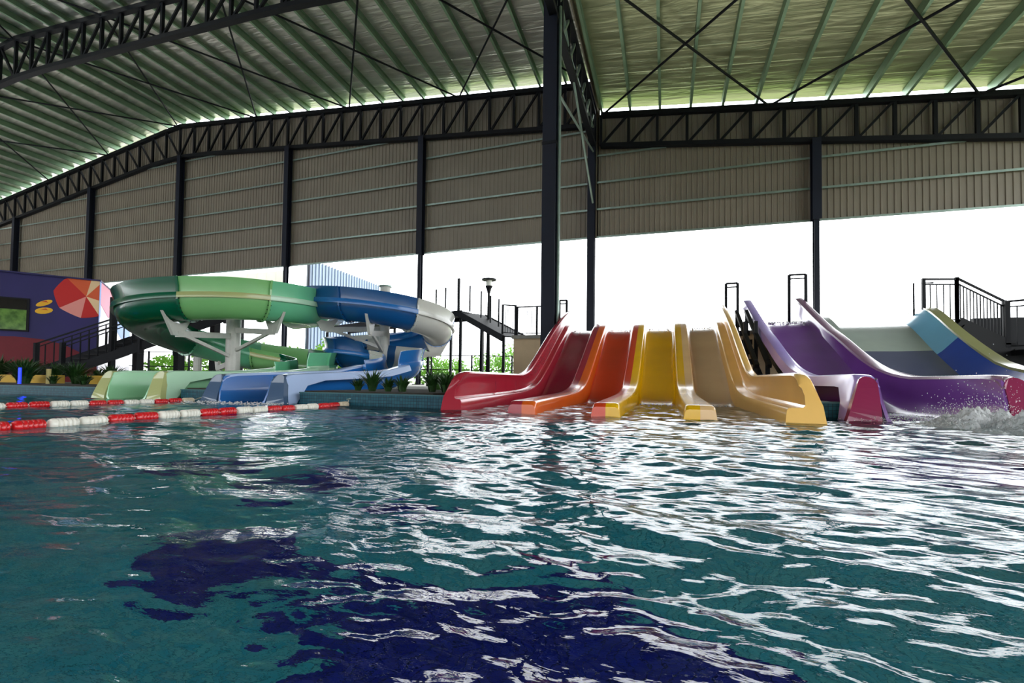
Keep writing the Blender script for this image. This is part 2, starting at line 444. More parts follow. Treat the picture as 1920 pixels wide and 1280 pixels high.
# ------------------------------------------------------------------ ground, pool shell
def tiles(name, rgb, rgb2, sc, nscale=2.0, grout=(40, 60, 60)):
    m = bpy.data.materials.new(name); m.use_nodes = True; nt = m.node_tree; b = nt.nodes['Principled BSDF']
    tc = nt.nodes.new('ShaderNodeTexCoord')
    sep = nt.nodes.new('ShaderNodeSeparateXYZ'); nt.links.new(tc.outputs['Object'], sep.inputs[0])
    mins = []
    for ax in 'XYZ':
        d = nt.nodes.new('ShaderNodeMath'); d.operation = 'PINGPONG'; d.inputs[1].default_value = sc / 2
        nt.links.new(sep.outputs[ax], d.inputs[0]); mins.append(d)
    # joints only across the face: use the two smallest in-plane axes
    gx = nt.nodes.new('ShaderNodeNewGeometry'); sn = nt.nodes.new('ShaderNodeSeparateXYZ'); nt.links.new(gx.outputs['True Normal'], sn.inputs[0])
    prev = None
    for ax, d in zip('XYZ', mins):
        ab = nt.nodes.new('ShaderNodeMath'); ab.operation = 'ABSOLUTE'; nt.links.new(sn.outputs[ax], ab.inputs[0])
        ad = nt.nodes.new('ShaderNodeMath'); ad.operation = 'ADD'; nt.links.new(ab.outputs[0], ad.inputs[0]); nt.links.new(d.outputs[0], ad.inputs[1])
        if prev is None: prev = ad
        else:
            mn = nt.nodes.new('ShaderNodeMath'); mn.operation = 'MINIMUM'; nt.links.new(prev.outputs[0], mn.inputs[0]); nt.links.new(ad.outputs[0], mn.inputs[1]); prev = mn
    mr = nt.nodes.new('ShaderNodeMapRange'); mr.inputs['From Min'].default_value = sc * 0.03; mr.inputs['From Max'].default_value = sc * 0.08
    nt.links.new(prev.outputs[0], mr.inputs['Value'])
    # tile to tile tint
    sn2 = nt.nodes.new('ShaderNodeVectorMath'); sn2.operation = 'SNAP'; sn2.inputs[1].default_value = (sc, sc, sc)
    nt.links.new(tc.outputs['Object'], sn2.inputs[0])
    wnn = nt.nodes.new('ShaderNodeTexWhiteNoise'); nt.links.new(sn2.outputs[0], wnn.inputs['Vector'])
    n = nt.nodes.new('ShaderNodeTexNoise'); n.inputs['Scale'].default_value = nscale; nt.links.new(tc.outputs['Object'], n.inputs['Vector'])
    av = nt.nodes.new('ShaderNodeMath'); av.operation = 'ADD'; nt.links.new(wnn.outputs['Value'], av.inputs[0]); nt.links.new(n.outputs['Fac'], av.inputs[1])
    mf = nt.nodes.new('ShaderNodeMapRange'); mf.inputs['From Min'].default_value = 0.3; mf.inputs['From Max'].default_value = 1.7; nt.links.new(av.outputs[0], mf.inputs['Value'])
    mx = nt.nodes.new('ShaderNodeMix'); mx.data_type = 'RGBA'; mx.inputs['A'].default_value = lin(rgb); mx.inputs['B'].default_value = lin(rgb2)
    nt.links.new(mf.outputs['Result'], mx.inputs['Factor'])
    m2 = nt.nodes.new('ShaderNodeMix'); m2.data_type = 'RGBA'; m2.inputs['A'].default_value = lin(grout)
    nt.links.new(mx.outputs['Result'], m2.inputs['B']); nt.links.new(mr.outputs['Result'], m2.inputs['Factor'])
    nt.links.new(m2.outputs['Result'], b.inputs['Base Color']); b.inputs['Roughness'].default_value = 0.5; b.inputs['Specular IOR Level'].default_value = 0.25
    bp = nt.nodes.new('ShaderNodeBump'); bp.inputs['Strength'].default_value = 0.4; bp.inputs['Distance'].default_value = 0.004
    nt.links.new(mr.outputs['Result'], bp.inputs['Height']); nt.links.new(bp.outputs['Normal'], b.inputs['Normal'])
    return m
M['walltile'] = tiles('teal_mosaic_wall', (8, 60, 76), (24, 84, 96), 0.05, 2.0, (8, 28, 38))
M['floortile'] = tiles('teal_mosaic_floor', (40, 186, 222), (112, 216, 226), 0.04, 3.0, (50, 150, 180))
M['navytile'] = tiles('navy_mosaic_floor', (24, 34, 160), (50, 60, 190), 0.04, 5.0, (24, 34, 110))

M['copingtile'] = mat('teal_coping', (50, 92, 98), .5, spec=.3)
DEPTH = 0.75
pf = MB().box(-40, 16, -6.4, 12, -DEPTH - 0.2, -DEPTH).out('pool_floor', M['floortile']); tag(pf, kind='structure')
# navy mosaic artwork laid into the floor
def inlay(pts, seed):
    r = random.Random(seed); P = spline([(x, y, 0) for x, y in pts + pts[:1]], 5)[:-1]
    P = [(p.x + r.uniform(-.018, .018), p.y + r.uniform(-.018, .018)) for p in P]
    n = len(P); c = (sum(p[0] for p in P) / n, sum(p[1] for p in P) / n)
    V = [(x, y, -DEPTH + 0.004) for x, y in P]
    return mesh('navy_mosaic_figure', V, [tuple(range(n))], M['navytile'], pf)
shapes = [
 [(-1.2, 1.15), (-1.17, 1.25), (-0.9, 1.29), (-0.76, 1.47), (-0.44, 1.56), (-0.11, 1.63), (0.07, 1.53), (0.25, 1.48), (0.34, 1.39), (0.3, 1.2), (-0.1, 1.0), (-0.47, 0.92), (-0.87, 0.9), (-0.97, 1.04), (-0.9, 1.15)],
 [(-1.84, 1.13), (-1.88, 1.27), (-1.82, 1.45), (-1.67, 1.5), (-1.58, 1.61), (-1.43, 1.47), (-1.21, 1.45), (-1.02, 1.46), (-0.8, 1.5), (-0.8, 1.42), (-0.94, 1.33), (-1.24, 1.32), (-1.4, 1.22), (-1.41, 1.09), (-1.59, 1.06), (-1.7, 1.15)],
 [(-2.38, 1.91), (-2.34, 2.13), (-2.06, 2.45), (-1.73, 2.3), (-1.83, 1.93), (-1.98, 1.81)],
 [(-2.98, 1.94), (-3.12, 2.26), (-2.82, 2.44), (-2.5, 2.4), (-2.5, 2.12), (-2.68, 1.95)],
 [(-1.54, 1.91), (-1.35, 2.15), (-1.02, 2.24), (-1.0, 2.05), (-1.27, 1.88)],
 [(-0.75, 1.5), (-0.5, 1.75), (-0.2, 1.8), (-0.1, 1.66), (-0.4, 1.58)],
 [(-4.2, 5.0), (-3.6, 5.6), (-2.6, 5.5), (-2.9, 4.9)], [(-6.5, 4.5), (-6.0, 5.4), (-5.0, 5.2), (-5.4, 4.4)],
 [(1.2, 3.4), (1.6, 4.2), (2.6, 4.0), (2.2, 3.3)], [(0.2, 1.05), (0.5, 1.3), (0.9, 1.2), (0.8, 0.9), (0.4, 0.85)]]
for i, s in enumerate(shapes): inlay(s, i)

PW = 6.35       # pool edge line
def deck(x0, x1, y0, y1, m=None, name='floor'):
    o = MB().box(x0, x1, y0, y1, -DEPTH - 0.2, 0.2).out(name, m or M['concrete']); return tag(o, kind='structure')
RG = (-10.98, -8.95); RB = (-8.05, -6.05)      # recesses under the two spiral run-outs
for x0, x1, y0 in ((-61, RG[0], PW + .12), (RG[0], RG[1], 10.6), (RG[1], RB[0], PW + .12), (RB[0], RB[1], 10.6), (RB[1], -3.12, PW + .12)): deck(x0, x1, y0, 44)
deck(1.78, 2.3, 7.5, 44); deck(3.98, 60, 7.3, 44); deck(-3.12, 1.78, 11.2, 44); deck(2.3, 3.98, 11.2, 44)
deck(16, 60, -30, 7.3); deck(-61, 16, -40, -6.4)
lw = MB().box(-200, 260, 44, 240, -0.3, 0.15).out('lawn', M['lawn']); tag(lw, kind='structure')
lw = MB().box(24, 120, -60, 44, -0.3, 0.22).out('lawn', M['lawn']); tag(lw, kind='structure')
# pool walls with a coping
for i, (x0, x1, y0, y1) in enumerate(((-61, RG[0], PW, PW + 0.12), (RG[1], RB[0], PW, PW + 0.12), (RB[1], -3.12, PW, PW + 0.12), (1.78, 2.3, 7.2, 7.5), (3.98, 16, 7.0, 7.3))):
    w = MB().box(x0, x1, y0, y1, -DEPTH, 0.19).out('wall_pool', M['walltile']); tag(w, kind='structure')
    MB().box(x0, x1, y0 - 0.015, y1, 0.19, 0.21).out('coping', M['copingtile'], w)
w = MB().box(-3.3, -3.12, PW + 0.12, 11.2, -DEPTH, 0.19).out('wall_pool', M['walltile']); tag(w, kind='structure')
w = MB().box(15.8, 16, -6.4, 7.3, -DEPTH, 0.19).out('wall_pool', M['walltile']); tag(w, kind='structure')
# planting bed behind the coping
for x0, x1 in ((-60, RG[0]), (RG[1], RB[0]), (RB[1], -3.5)):
    o = MB().box(x0, x1, PW + 0.12, PW + 3.2, 0.2, 0.23).out('planting_bed', M['soil']); tag(o, kind='structure')

# ------------------------------------------------------------------ water
def axis(lo, hi, c, s0, g):
    out = [c]; x = c
    while x < hi: x += s0 + g * abs(x - c); out.append(min(x, hi))
    x = c; left = []
    while x > lo: x -= s0 + g * abs(x - c); left.append(max(x, lo))
    return np.array(left[::-1] + out)
xs = axis(-40, 16, -0.4, 0.010, 0.0075)
ys = axis(-6.4, 11.6, 0.5, 0.008, 0.0055)
X, Y = np.meshgrid(xs, ys)
SX = np.gradient(xs)[None, :] * np.ones_like(X); SY = np.gradient(ys)[:, None] * np.ones_like(X)
Z = np.zeros_like(X)
wx = 0.10 * np.sin(X * 1.3 + 0.7 * Y) + 0.07 * np.sin(2.3 * Y - 1.1 * X + 1) + 0.03 * np.sin(5.1 * X + 4.3 * Y)
wy = 0.10 * np.sin(Y * 1.1 - 0.9 * X + 2) + 0.06 * np.cos(2.9 * X + 0.6 * Y) + 0.03 * np.sin(6.3 * Y - 3.7 * X)
XW, YW = X + wx, Y + wy
patch = 0.75 + 0.45 * np.sin(0.9 * X + 0.5 * np.sin(1.7 * Y)) * np.sin(1.2 * Y + 0.8 + 0.6 * np.sin(1.1 * X))
for i in range(90):
    lam = 0.045 * (1.35 / 0.045) ** (i / 89.0) * rng.uniform(0.9, 1.1)
    th = rng.choice([math.radians(88), math.radians(116), math.radians(70)]) + rng.normal(0, 0.30)
    kx, ky = math.cos(th) * 2 * math.pi / lam, math.sin(th) * 2 * math.pi / lam
    amp = 0.0024 * lam ** 0.80 * (1.1 if 0.12 < lam < 0.5 else 1.25 if lam < .12 else 0.5)
    fade = np.clip(lam / (np.hypot(SX * math.cos(th), SY * math.sin(th)) * 2.6) - 0.6, 0, 1)
    ph = kx * XW + ky * YW + rng.uniform(0, 6.28)
    s = np.sin(ph)
    Z += amp * fade * (s - 0.28 * np.cos(2 * ph)) * (patch if lam < 0.3 else 1)
# rings spreading from the splash
R = np.hypot(X - 3.6, Y - 6.3)
Z += 0.006 * np.sin(R * 2 * math.pi / 0.42 + wx * 9) * np.exp(-R / 4.5) * np.clip(R / 0.6, 0, 1)
Z = np.clip(Z, -0.07, 0.09)
ny, nx = X.shape
V = np.stack([X.ravel(), Y.ravel(), Z.ravel()], 1)
I = np.arange(ny * nx).reshape(ny, nx)
F = np.stack([I[:-1, :-1].ravel(), I[:-1, 1:].ravel(), I[1:, 1:].ravel(), I[1:, :-1].ravel()], 1)
# keep water out of the decks beside the slide recesses
cx = (X[:-1, :-1] + X[1:, 1:]).ravel() / 2; cy = (Y[:-1, :-1] + Y[1:, 1:]).ravel() / 2
keep = (cy < 6.36) | ((cx > -10.96) & (cx < -8.97) & (cy < 9.6)) | ((cx > -8.03) & (cx < -6.07) & (cy < 9.6)) | ((cx > -3.1) & (cx < 1.78) & (cy < 11.1)) | ((cx > 1.7) & (cx < 2.35) & (cy < 7.2)) | ((cx > 2.3) & (cx < 3.98) & (cy < 10.9)) | ((cx >= 3.9) & (cy < 7.0))
F = F[keep]
me = bpy.data.meshes.new('pool_water')
me.vertices.add(len(V)); me.vertices.foreach_set('co', V.astype(np.float32).ravel())
me.loops.add(F.size); me.loops.foreach_set('vertex_index', F.astype(np.int32).ravel())
me.polygons.add(len(F)); me.polygons.foreach_set('loop_start', np.arange(0, F.size, 4, dtype=np.int32))
me.polygons.foreach_set('use_smooth', np.ones(len(F), dtype=bool))
me.update(calc_edges=True); me.validate()
mw = bpy.data.materials.new('pool_water'); mw.use_nodes = True; nt = mw.node_tree
for n in list(nt.nodes): nt.nodes.remove(n)
out = nt.nodes.new('ShaderNodeOutputMaterial'); mixs = nt.nodes.new('ShaderNodeMixShader'); fr = nt.nodes.new('ShaderNodeFresnel')
fr.inputs['IOR'].default_value = 1.33
gl = nt.nodes.new('ShaderNodeBsdfGlossy'); gl.inputs['Roughness'].default_value = 0.03
rf = nt.nodes.new('ShaderNodeBsdfRefraction'); rf.inputs['IOR'].default_value = 1.33; rf.inputs['Roughness'].default_value = 0.0
rf.inputs['Color'].default_value = (0.86, 0.98, 1.0, 1)
tc = nt.nodes.new('ShaderNodeTexCoord'); nz = nt.nodes.new('ShaderNodeTexNoise'); nz.inputs['Scale'].default_value = 9; nz.inputs['Detail'].default_value = 5
mp = nt.nodes.new('ShaderNodeMapping'); mp.inputs['Scale'].default_value = (0.55, 1.3, 1)
nt.links.new(tc.outputs['Object'], mp.inputs['Vector']); nt.links.new(mp.outputs['Vector'], nz.inputs['Vector'])
bp = nt.nodes.new('ShaderNodeBump'); bp.inputs['Strength'].default_value = 0.3; bp.inputs['Distance'].default_value = 0.018
nt.links.new(nz.outputs['Fac'], bp.inputs['Height'])
for nd in (fr, gl, rf): nt.links.new(bp.outputs['Normal'], nd.inputs['Normal'])
nt.links.new(fr.outputs[0], mixs.inputs['Fac']); nt.links.new(rf.outputs[0], mixs.inputs[1]); nt.links.new(gl.outputs[0], mixs.inputs[2])
nt.links.new(mixs.outputs[0], out.inputs['Surface'])
me.materials.append(mw)
wat = bpy.data.objects.new('pool_water', me); COL.objects.link(wat)
tag(wat, 'rippled clear teal pool water filling the foreground', 'water', kind='stuff')

# ------------------------------------------------------------------ slides that run straight into the pool
def fg(name, rgb, rough=0.22, tr=0.0): return mat(name, rgb, rough, coat=0.25, noise=0.1, nscale=1.2, bump=0.03, bscale=9, trans=tr, spec=0.4)
G = {k: fg(k + '_fibreglass', c) for k, c in {
    'red': (158, 32, 50), 'redbed': (150, 32, 56), 'orange': (214, 92, 22), 'tomato': (206, 62, 26), 'yellow': (226, 172, 0), 'cream': (226, 184, 128),
    'creambed': (205, 175, 135), 'creamface': (240, 190, 105), 'purple': (120, 66, 150), 'purplebed': (118, 62, 140), 'lilac': (172, 150, 225), 'magenta': (140, 42, 80),
    'mauve': (140, 100, 128), 'navyskirt': (30, 36, 70), 'lightblue': (120, 185, 215), 'blue': (36, 74, 170), 'slate': (82, 88, 120), 'sage': (170, 182, 172), 'olive': (150, 150, 100),
    'greendark': (0, 92, 62), 'greenmid': (130, 190, 120), 'greenpale': (112, 196, 150), 'greentube': (92, 168, 128), 'greenbed': (40, 140, 96), 'khaki': (172, 176, 116), 'mint': (178, 216, 184), 'mintbed': (150, 206, 160),
    'bluedeep': (20, 82, 140), 'blueflume': (26, 104, 176), 'bluewhite': (206, 206, 198), 'bluegrey': (66, 88, 116), 'blueface': (30, 100, 172), 'paleblue': (170, 190, 225)}.items()}

Wp = prof([(5.9, .55), (6.3, .585), (9.2, .60), (9.8, .70), (10.4, .95), (11, 1.25), (12.35, 1.93), (13.95, 2.58), (15.2, 2.95)])
Tp = prof([(5.9, .17), (9, .235), (9.6, .28), (10.2, .40), (11, .75), (12, 1.27), (13, 1.8), (13.7, 2.13), (14.2, 2.27), (15, 2.32)])
Bp = prof([(5.9, -.07), (9.8, -.05), (10.4, .08), (11, .42), (12, .95), (13, 1.5), (13.6, 1.85), (14.1, 2.04), (14.6, 2.1), (15, 2.1)])
ST = [5.95, 6.0, 6.06, 6.15, 6.3, 6.6, 7, 7.5, 8, 8.5, 9, 9.3, 9.6, 9.9, 10.2, 10.5, 10.8, 11.1, 11.5, 12, 12.5, 13, 13.3, 13.6, 13.9, 14.2, 14.5, 14.8, 15.05]

def sweep(name, stations, section, m, parent, lean=0.0, front=5.95, cap=True, smooth='auto'):
    rings = []
    for d in stations:
        ring = []
        fade = max(0.0, 1 - (d - front) / 1.2)
        for (u, z) in section(d):
            ring.append((u, d + lean * fade * max(z, 0) ** 1.3, z))
        rings.append(ring)
    return MB().rings(rings, cap=cap).out(name, m, parent, smooth=smooth)

def arc(cx, cz, r, a0, a1, n):
    return [(cx + r * math.cos(math.radians(a0 + (a1 - a0) * i / n)), cz + r * math.sin(math.radians(a0 + (a1 - a0) * i / n))) for i in range(n + 1)]

def roundfront(d, front, r):
    # rounds the top edge down at the nose
    x = min(max((d - front) / r, 0), 1)
    return 1 - math.sqrt(max(0, 1 - (1 - x) ** 2))

sl = thing('multi_lane_slide', (-0.7, 10.5, -0.1), 'four-lane slide in red, orange, yellow and cream running straight down into the pool', 'slide')
edges = [(-2.78, -2.06), (-1.67, -0.91), (-0.55, 0.22), (0.59, 1.32)]
bedm = ['redbed', 'tomato', 'yellow', 'creambed']
for (a, b), bm in zip(edges, bedm):
    def sec(d, a=a, b=b):
        z = Bp(d)
        top = [(a - .02, z + .16), (a + .01, z + .06), (a + .05, z + .015), (a + .1, z)] + [(a + (b - a) * t, z - 0.008 * math.sin(math.pi * t)) for t in (.3, .5, .7)] + [(b - .1, z), (b - .05, z + .015), (b - .01, z + .06), (b + .02, z + .16)]
        return top + [(b + .02, z - .06), (a - .02, z - .06)]
    sweep('lane_bed', ST[3:], sec, G[bm], sl)
halves = [(-2.06, -1.865, 1, 'red'), (-1.865, -1.67, -1, 'orange'), (-0.91, -0.73, 1, 'tomato'), (-0.73, -0.55, -1, 'yellow'), (0.22, 0.405, 1, 'yellow'), (0.405, 0.59, -1, 'cream')]
for a, b, s, cm in halves:
    def sec(d, a=a, b=b, s=s):
        t = Tp(d) - 0.05 * roundfront(d, 5.95, 0.1); zb = min(Bp(d) - .1, t - .2)
        # narrower dividers on the ramp
        k = 0
        if s > 0:
            aa = a + k * 1.6; return [(b, zb), (b, t), (aa + .06, t), (aa + .03, t - .008), (aa + .012, t - .03), (aa - .0, t - .09), (aa - .03 - k, zb)]
        bb = b - k * 1.6; return [(a, t), (a, zb), (bb + .03 + k, zb), (bb, t - .09), (bb - .012, t - .03), (bb - .03, t - .008), (bb - .06, t)]
    sweep('lane_divider', ST, sec, G[cm], sl, lean=0.15)
    # thin moulded bead along the joint of two colours is left to the joint itself
def outer(side, cm, um, u_in):
    # side = -1 left, +1 right; ledge then a high wall that leans outwards to the foot
    def sec(d):
        t = Tp(d); w = Wp(d) - 0.10 * roundfront(d, 5.95, 0.28); zb = min(Bp(d) - .12, t - .25)
        w = max(w, t + .02)
        h = w - t; L = lambda x: um + side * x
        k = min(max((d - 9.3) / 2.2, 0), 1) * 0.07
        p = [(u_in - side * .03, zb), (u_in, t - .09), (u_in + side * .012, t - .03), (u_in + side * .03, t - .006), (u_in + side * (.06), t),
             (L(-.06), t + .005), (L(-.035), t + .03), (L(-.03), t + h * .5), (L(-.05), t + h * .8), (L(-.075), w - .03), (L(-.06), w - .005), (L(-.03), w + .004), (L(.04), w), (L(.07), w - .02), (L(.09), w - .08),
             (L(.14), w * .6 + zb * .4), (L(.19), zb)]
        return p if side > 0 else p[::-1]
    return sweep('outer_wall', ST, sec, G[cm], sl, lean=0.55)
rw_ = outer(-1, 'red', -2.95, -2.78)
outer(1, 'creamface', 1.56, 1.32)
# low seams across the walls
for u, z in ((-2.915, .36),):
    MB().box(u, u + .006, 7.72, 7.735, .24, .58).out('wall_seam', G['redbed'], rw_); MB().box(u, u + .006, 8.9, 8.915, .25, .58).out('wall_seam', G['redbed'], rw_)

# steel frame under the ramp
fr_ = thing('support_scaffold', (1.95, 12.4, 0.2), 'black steel support frame and ladder between the cream and purple slides', 'frame')
for u in (1.95, 2.2):
    for d in (11.6, 13.0, 14.4):
        z = Wp(d) - .55 + (0.4 if d > 12 else 0)
        MB().beam((u, d, .2), (u, d, z), .08).out('frame_post', M['steel'], fr_)
    MB().beam((u, 11.4, .85), (u, 14.5, 2.55), .09).out('frame_rail', M['steel'], fr_)
    MB().beam((u, 11.6, .3), (u, 14.4, 1.7), .06).out('frame_brace', M['steel'], fr_)
for i in range(7):
    z = .45 + i * .28
    MB().beam((1.95, 12.0 + i * .38, z), (2.2, 12.0 + i * .38, z), .05, .14).out('rung', M['steel'], fr_)

# trough with thin walls and turned-down outer flanges
def trough(root, uL, uR, stations, bed, wall, mats_, half=0.62, skirt=0.16, rw=0.1, front=None, flangeface=None, nose=0.45, foot=0.22, left=True, right=True, ramp_skirt=None, insets=(0.16, 0.16)):
    front = front or stations[0]
    def skirtbottom(d):
        w = wall(d)
        x = min(max((d - front - .22) / nose, 0), 1)
        s = skirt if ramp_skirt is None or d < 10.3 else skirt + (ramp_skirt - skirt) * min((d - 10.3) / 1.5, 1)
        return (w - s) * (1 - (1 - x) ** 3) + (-.12) * (1 - x) ** 3 if x < 1 else w - s
    def bedsec(d):
        z = bed(d); w = wall(d) - .04; a, b = uL + insets[0], uR - insets[1]; h = max(w - z, .05)
        l = [(uL + .04, w), (uL + .06, z + h * .55), (uL + .1, z + h * .2), (a + .04, z + h * .05), (a + .12, z)]
        r = [(b - .12, z), (b - .04, z + h * .05), (uR - .1, z + h * .2), (uR - .06, z + h * .55), (uR - .04, w)]
        inner = l + [((a + b) / 2, z - .005)] + r
        outer_ = [(x + (.03 if i > 5 else -.03 if i < 5 else 0), y - .03) for i, (x, y) in enumerate(inner)]
        return inner + outer_[::-1]
    sweep('trough', stations, bedsec, G[mats_['bed']], root, lean=.35, front=front)
    for side, u in ((-1, uL), (1, uR)):
        if (side < 0 and not left) or (side > 0 and not right): continue
        def rimsec(d, side=side, u=u):
            w = wall(d) - .1 * roundfront(d, front, .3); sb = min(skirtbottom(d), w - .05)
            spread = foot * max(0, min((w - sb) / .7, 1))
            p = [(u - side * .05, w - .05), (u - side * .035, w - .01), (u, w), (u + side * rw, w), (u + side * (rw + .03), w - .015), (u + side * (rw + .045), w - .05),
                 (u + side * (rw + .05 + spread), sb), (u + side * (rw + .02 + spread), sb), (u + side * (rw + .01), w - .06), (u, w - .03)]
            return p if side > 0 else p[::-1]
        sweep('rim', stations, rimsec, G[mats_['rimL' if side < 0 else 'rimR']], root, lean=.35, front=front)
        if flangeface:
            # solid end flange at the nose
            w = wall(front); mb = MB(); n = 10; ring1 = []; ring2 = []
            for i in range(n + 1):
                z = -.12 + (w - .1 + .12) * i / n
                y = front + .35 * max(z, 0) ** 1.3
                spread = foot * (1 - i / n)
                ring1.append(((u - side * .025, y), (u + side * (rw + .045 + spread), y), z))
            w2 = w
            fr1 = [(a[0], a[1] - .012, z) for a, b, z in ring1] + [(b[0], b[1] - .012, z) for a, b, z in ring1[::-1]]
            top = fr1[n]; topb = fr1[n + 1]
            capmid = [(top[0] + (topb[0] - top[0]) * t, top[1] + .03 * math.sin(math.pi * t) + .02, w - .1 + .09 * math.sin(math.pi * t) ** .5) for t in (.12, .3, .5, .7, .88)]
            fr1 = fr1[:n + 1] + capmid + fr1[n + 1:]
            fr2 = [(x, y + .1, z) for x, y, z in fr1]
            mb.rings([fr1, fr2]).out('end_flange', G[flangeface], root)

ps = thing('purple_slide', (3.15, 10.5, -0.1), 'purple open slide with magenta end flanges right of the cream lane', 'slide')
STB = [6.75, 6.8, 6.87, 6.95, 7.1, 7.3, 7.5, 7.8, 8.2, 8.7, 9, 9.3, 9.6, 9.9, 10.2, 10.5, 10.8, 11.1, 11.5, 12, 12.5, 13, 13.4, 13.8, 14.2, 14.6, 15, 15.4, 15.8]
Wb = prof([(6.7, .56), (7.0, .59), (8.9, .60), (9.4, .64), (10.2, .78), (11.0, 1.03), (12.4, 1.6), (13.1, 1.86), (15.8, 3.08)])
Bb = prof([(6.7, -.09), (8.8, -.07), (9.5, .02), (10.4, .30), (11, .58), (12, 1.08), (13, 1.58), (13.8, 1.98), (14.4, 2.18), (15, 2.22), (15.8, 2.22)])
trough(ps, 2.5, 3.78, STB, Bb, Wb, {'bed': 'purple', 'rimL': 'lilac', 'rimR': 'mauve'}, flangeface='magenta', ramp_skirt=.16, skirt=.17, foot=.2, rw=.14)
# dark underside panel on the ramp's left flank
V = []; F = []
sts = [10.9, 11.5, 12, 12.5, 13, 13.5, 14, 14.6, 15.2]
for d in sts:
    w = Wb(d) - .15; V += [(2.47, d, w), (2.47, d, max(w - .55 * min((d - 10.6), 1), .25)), (2.5, d, w), (2.5, d, max(w - .55 * min((d - 10.6), 1), .25))]
for i in range(len(sts) - 1):
    a = 4 * i; F += [(a, a + 1, a + 5, a + 4), (a + 2, a + 6, a + 7, a + 3), (a + 1, a + 3, a + 7, a + 5), (a, a + 4, a + 6, a + 2)]
F += [(0, 2, 3, 1), (len(V) - 4, len(V) - 3, len(V) - 1, len(V) - 2)]
mesh('side_panel', V, F, G['navyskirt'], ps)

bs = thing('wide_blue_slide', (5.2, 12.6, 0.2), 'wide slide with sage upper bed, slate lower bed and blue side, rightmost by the stairs', 'slide')
Bc = lambda d: Bb(d - .05) + (0.0 if d < 14 else 0)
Bc = prof([(9.0, .27), (10.2, .3), (11.2, .48), (12, .80), (13, 1.27), (14, 1.79), (14.5, 2.02), (14.9, 2.12), (15.6, 2.14)])
STC = [9.2, 9.8, 10.3, 10.8, 11.3, 11.8, 12.3, 12.8, 13.0, 13.3, 13.8, 14.2, 14.5, 14.8, 15.1, 15.6]
lo = [d for d in STC if d <= 13.0]; hi = [d for d in STC if d >= 13.0]
RU = lambda d: 6.14 + (d - 12) * .11
for nm, ss, mm in (('lower_bed', lo, 'slate'), ('upper_bed', hi, 'sage')):
    sweep(nm, ss, lambda d: [(4.35, Bc(d)), (5.2, Bc(d) - .01), (RU(d) - .38, Bc(d)), (RU(d) - .38, Bc(d) - .06), (4.35, Bc(d) - .06)], G[mm], bs)
sweep('left_rim', STC, lambda d: [(4.1, Bc(d) + .28), (4.24, Bc(d) + .28), (4.36, Bc(d) + .01), (4.36, Bc(d) - .05), (4.1, Bc(d) - .05)], G['sage'], bs)
for nm, ss, mm in (('lower_side', [d for d in STC if d <= 12.8] , 'blue'), ('upper_side', [d for d in STC if d >= 12.8], 'lightblue')):
    sweep(nm, ss, lambda d: [(RU(d) - .4 + .0, Bc(d)), (RU(d) - .3, Bc(d) + .08), (RU(d), Bc(d) + .40), (RU(d), Bc(d) + .36), (RU(d) - .3, Bc(d) - .02), (RU(d) - .38, Bc(d) - .05)][::-1], G[mm], bs)
sweep('right_rim', STC + [15.9], lambda d: [(RU(d) + x, Bc(d) + y) for x, y in ((-.02, .37), (-.02, .43), (.2, .44), (.24, .38), (.24, .2), (.2, .2), (.19, .37))][::-1], G['olive'], bs)

# ------------------------------------------------------------------ slide platform
pf_ = thing('slide_platform', (1.2, 16.6, 0.2), 'tan rendered platform behind the straight slides with dark steel deck', 'platform')
MB().box(-5.25, 7.25, 15.7, 19, .2, 2.0).out('base_wall', M['tan'], pf_)
MB().box(-5.3, 7.35, 15.62, 19.1, 2.0, 2.12).out('deck_slab', M['concrete'], pf_)

def railing(name, pts, h, label, cat='railing', post=.07, nb=None, bal=.02, parent=None, mid=True, m=None, drop=0.0, posts_at=None, group=None, rails=2):
    m = m or M['steel']
    r = parent or thing(name, pts[0], label, cat, group)
    up = Vector((0, 0, h))
    P = [Vector(p) for p in pts]
    for p in P: MB().beam(p - Vector((0, 0, drop)), p + up + Vector((0, 0, .02)), post).out('post', m, r)
    for a, b in zip(P[:-1], P[1:]):
        MB().beam(a + up, b + up, .05, .045).out('top_rail', m, r)
        if rails > 1: MB().beam(a + up - Vector((0, 0, .14)), b + up - Vector((0, 0, .14)), .03).out('mid_rail', m, r)
        if mid: MB().beam(a + Vector((0, 0, .08)), b + Vector((0, 0, .08)), .03).out('bottom_rail', m, r)
        L = (b - a).length; n = nb if nb is not None else max(2, int(L / .13))
        for i in range(1, n):
            c = a + (b - a) * i / n
            MB().beam(c + Vector((0, 0, .08)), c + up - Vector((0, 0, .14)), bal).out('baluster', m, r)
    return r
railing('platform_railing', [(6.45, 14.75, 2.12), (7.24, 14.95, 2.12)], 1.15, 'short dark railing at the top of the right-hand stairs', nb=5)
railing('stair_railing', [(7.24, 14.95, 2.12), (8.25, 15.05, 1.48)], 1.18, 'sloping dark railing with close balusters beside the wide slide', nb=14, drop=.25)
railing('landing_railing', [(8.27, 15.0, 1.42), (9.7, 13.9, 1.40)], 1.22, 'dark railing at the right edge running on from the stair corner post', nb=10, post=.1, drop=.3)
st_ = thing('dark_staircase', (7.8, 15.4, .2), 'dark steel staircase behind its railing on the far right', 'stairs')
MB().beam((7.2, 14.9, 2.05), (9.9, 15.15, .45), .08, .45).out('stringer', M['steel_brown'], st_)
MB().beam((7.2, 16.1, 2.05), (9.9, 16.3, .45), .08, .35).out('stringer', M['steel_brown'], st_)
for i in range(10):
    x = 7.35 + i * .26; z = 2.0 - i * .155
    MB().box(x, x + .28, 14.95, 16.1, z, z + .04).out('tread', M['steel_brown'], st_)
    MB().box(x, x + .015, 14.95, 16.1, z - .12, z).out('riser', M['steel_brown'], st_)
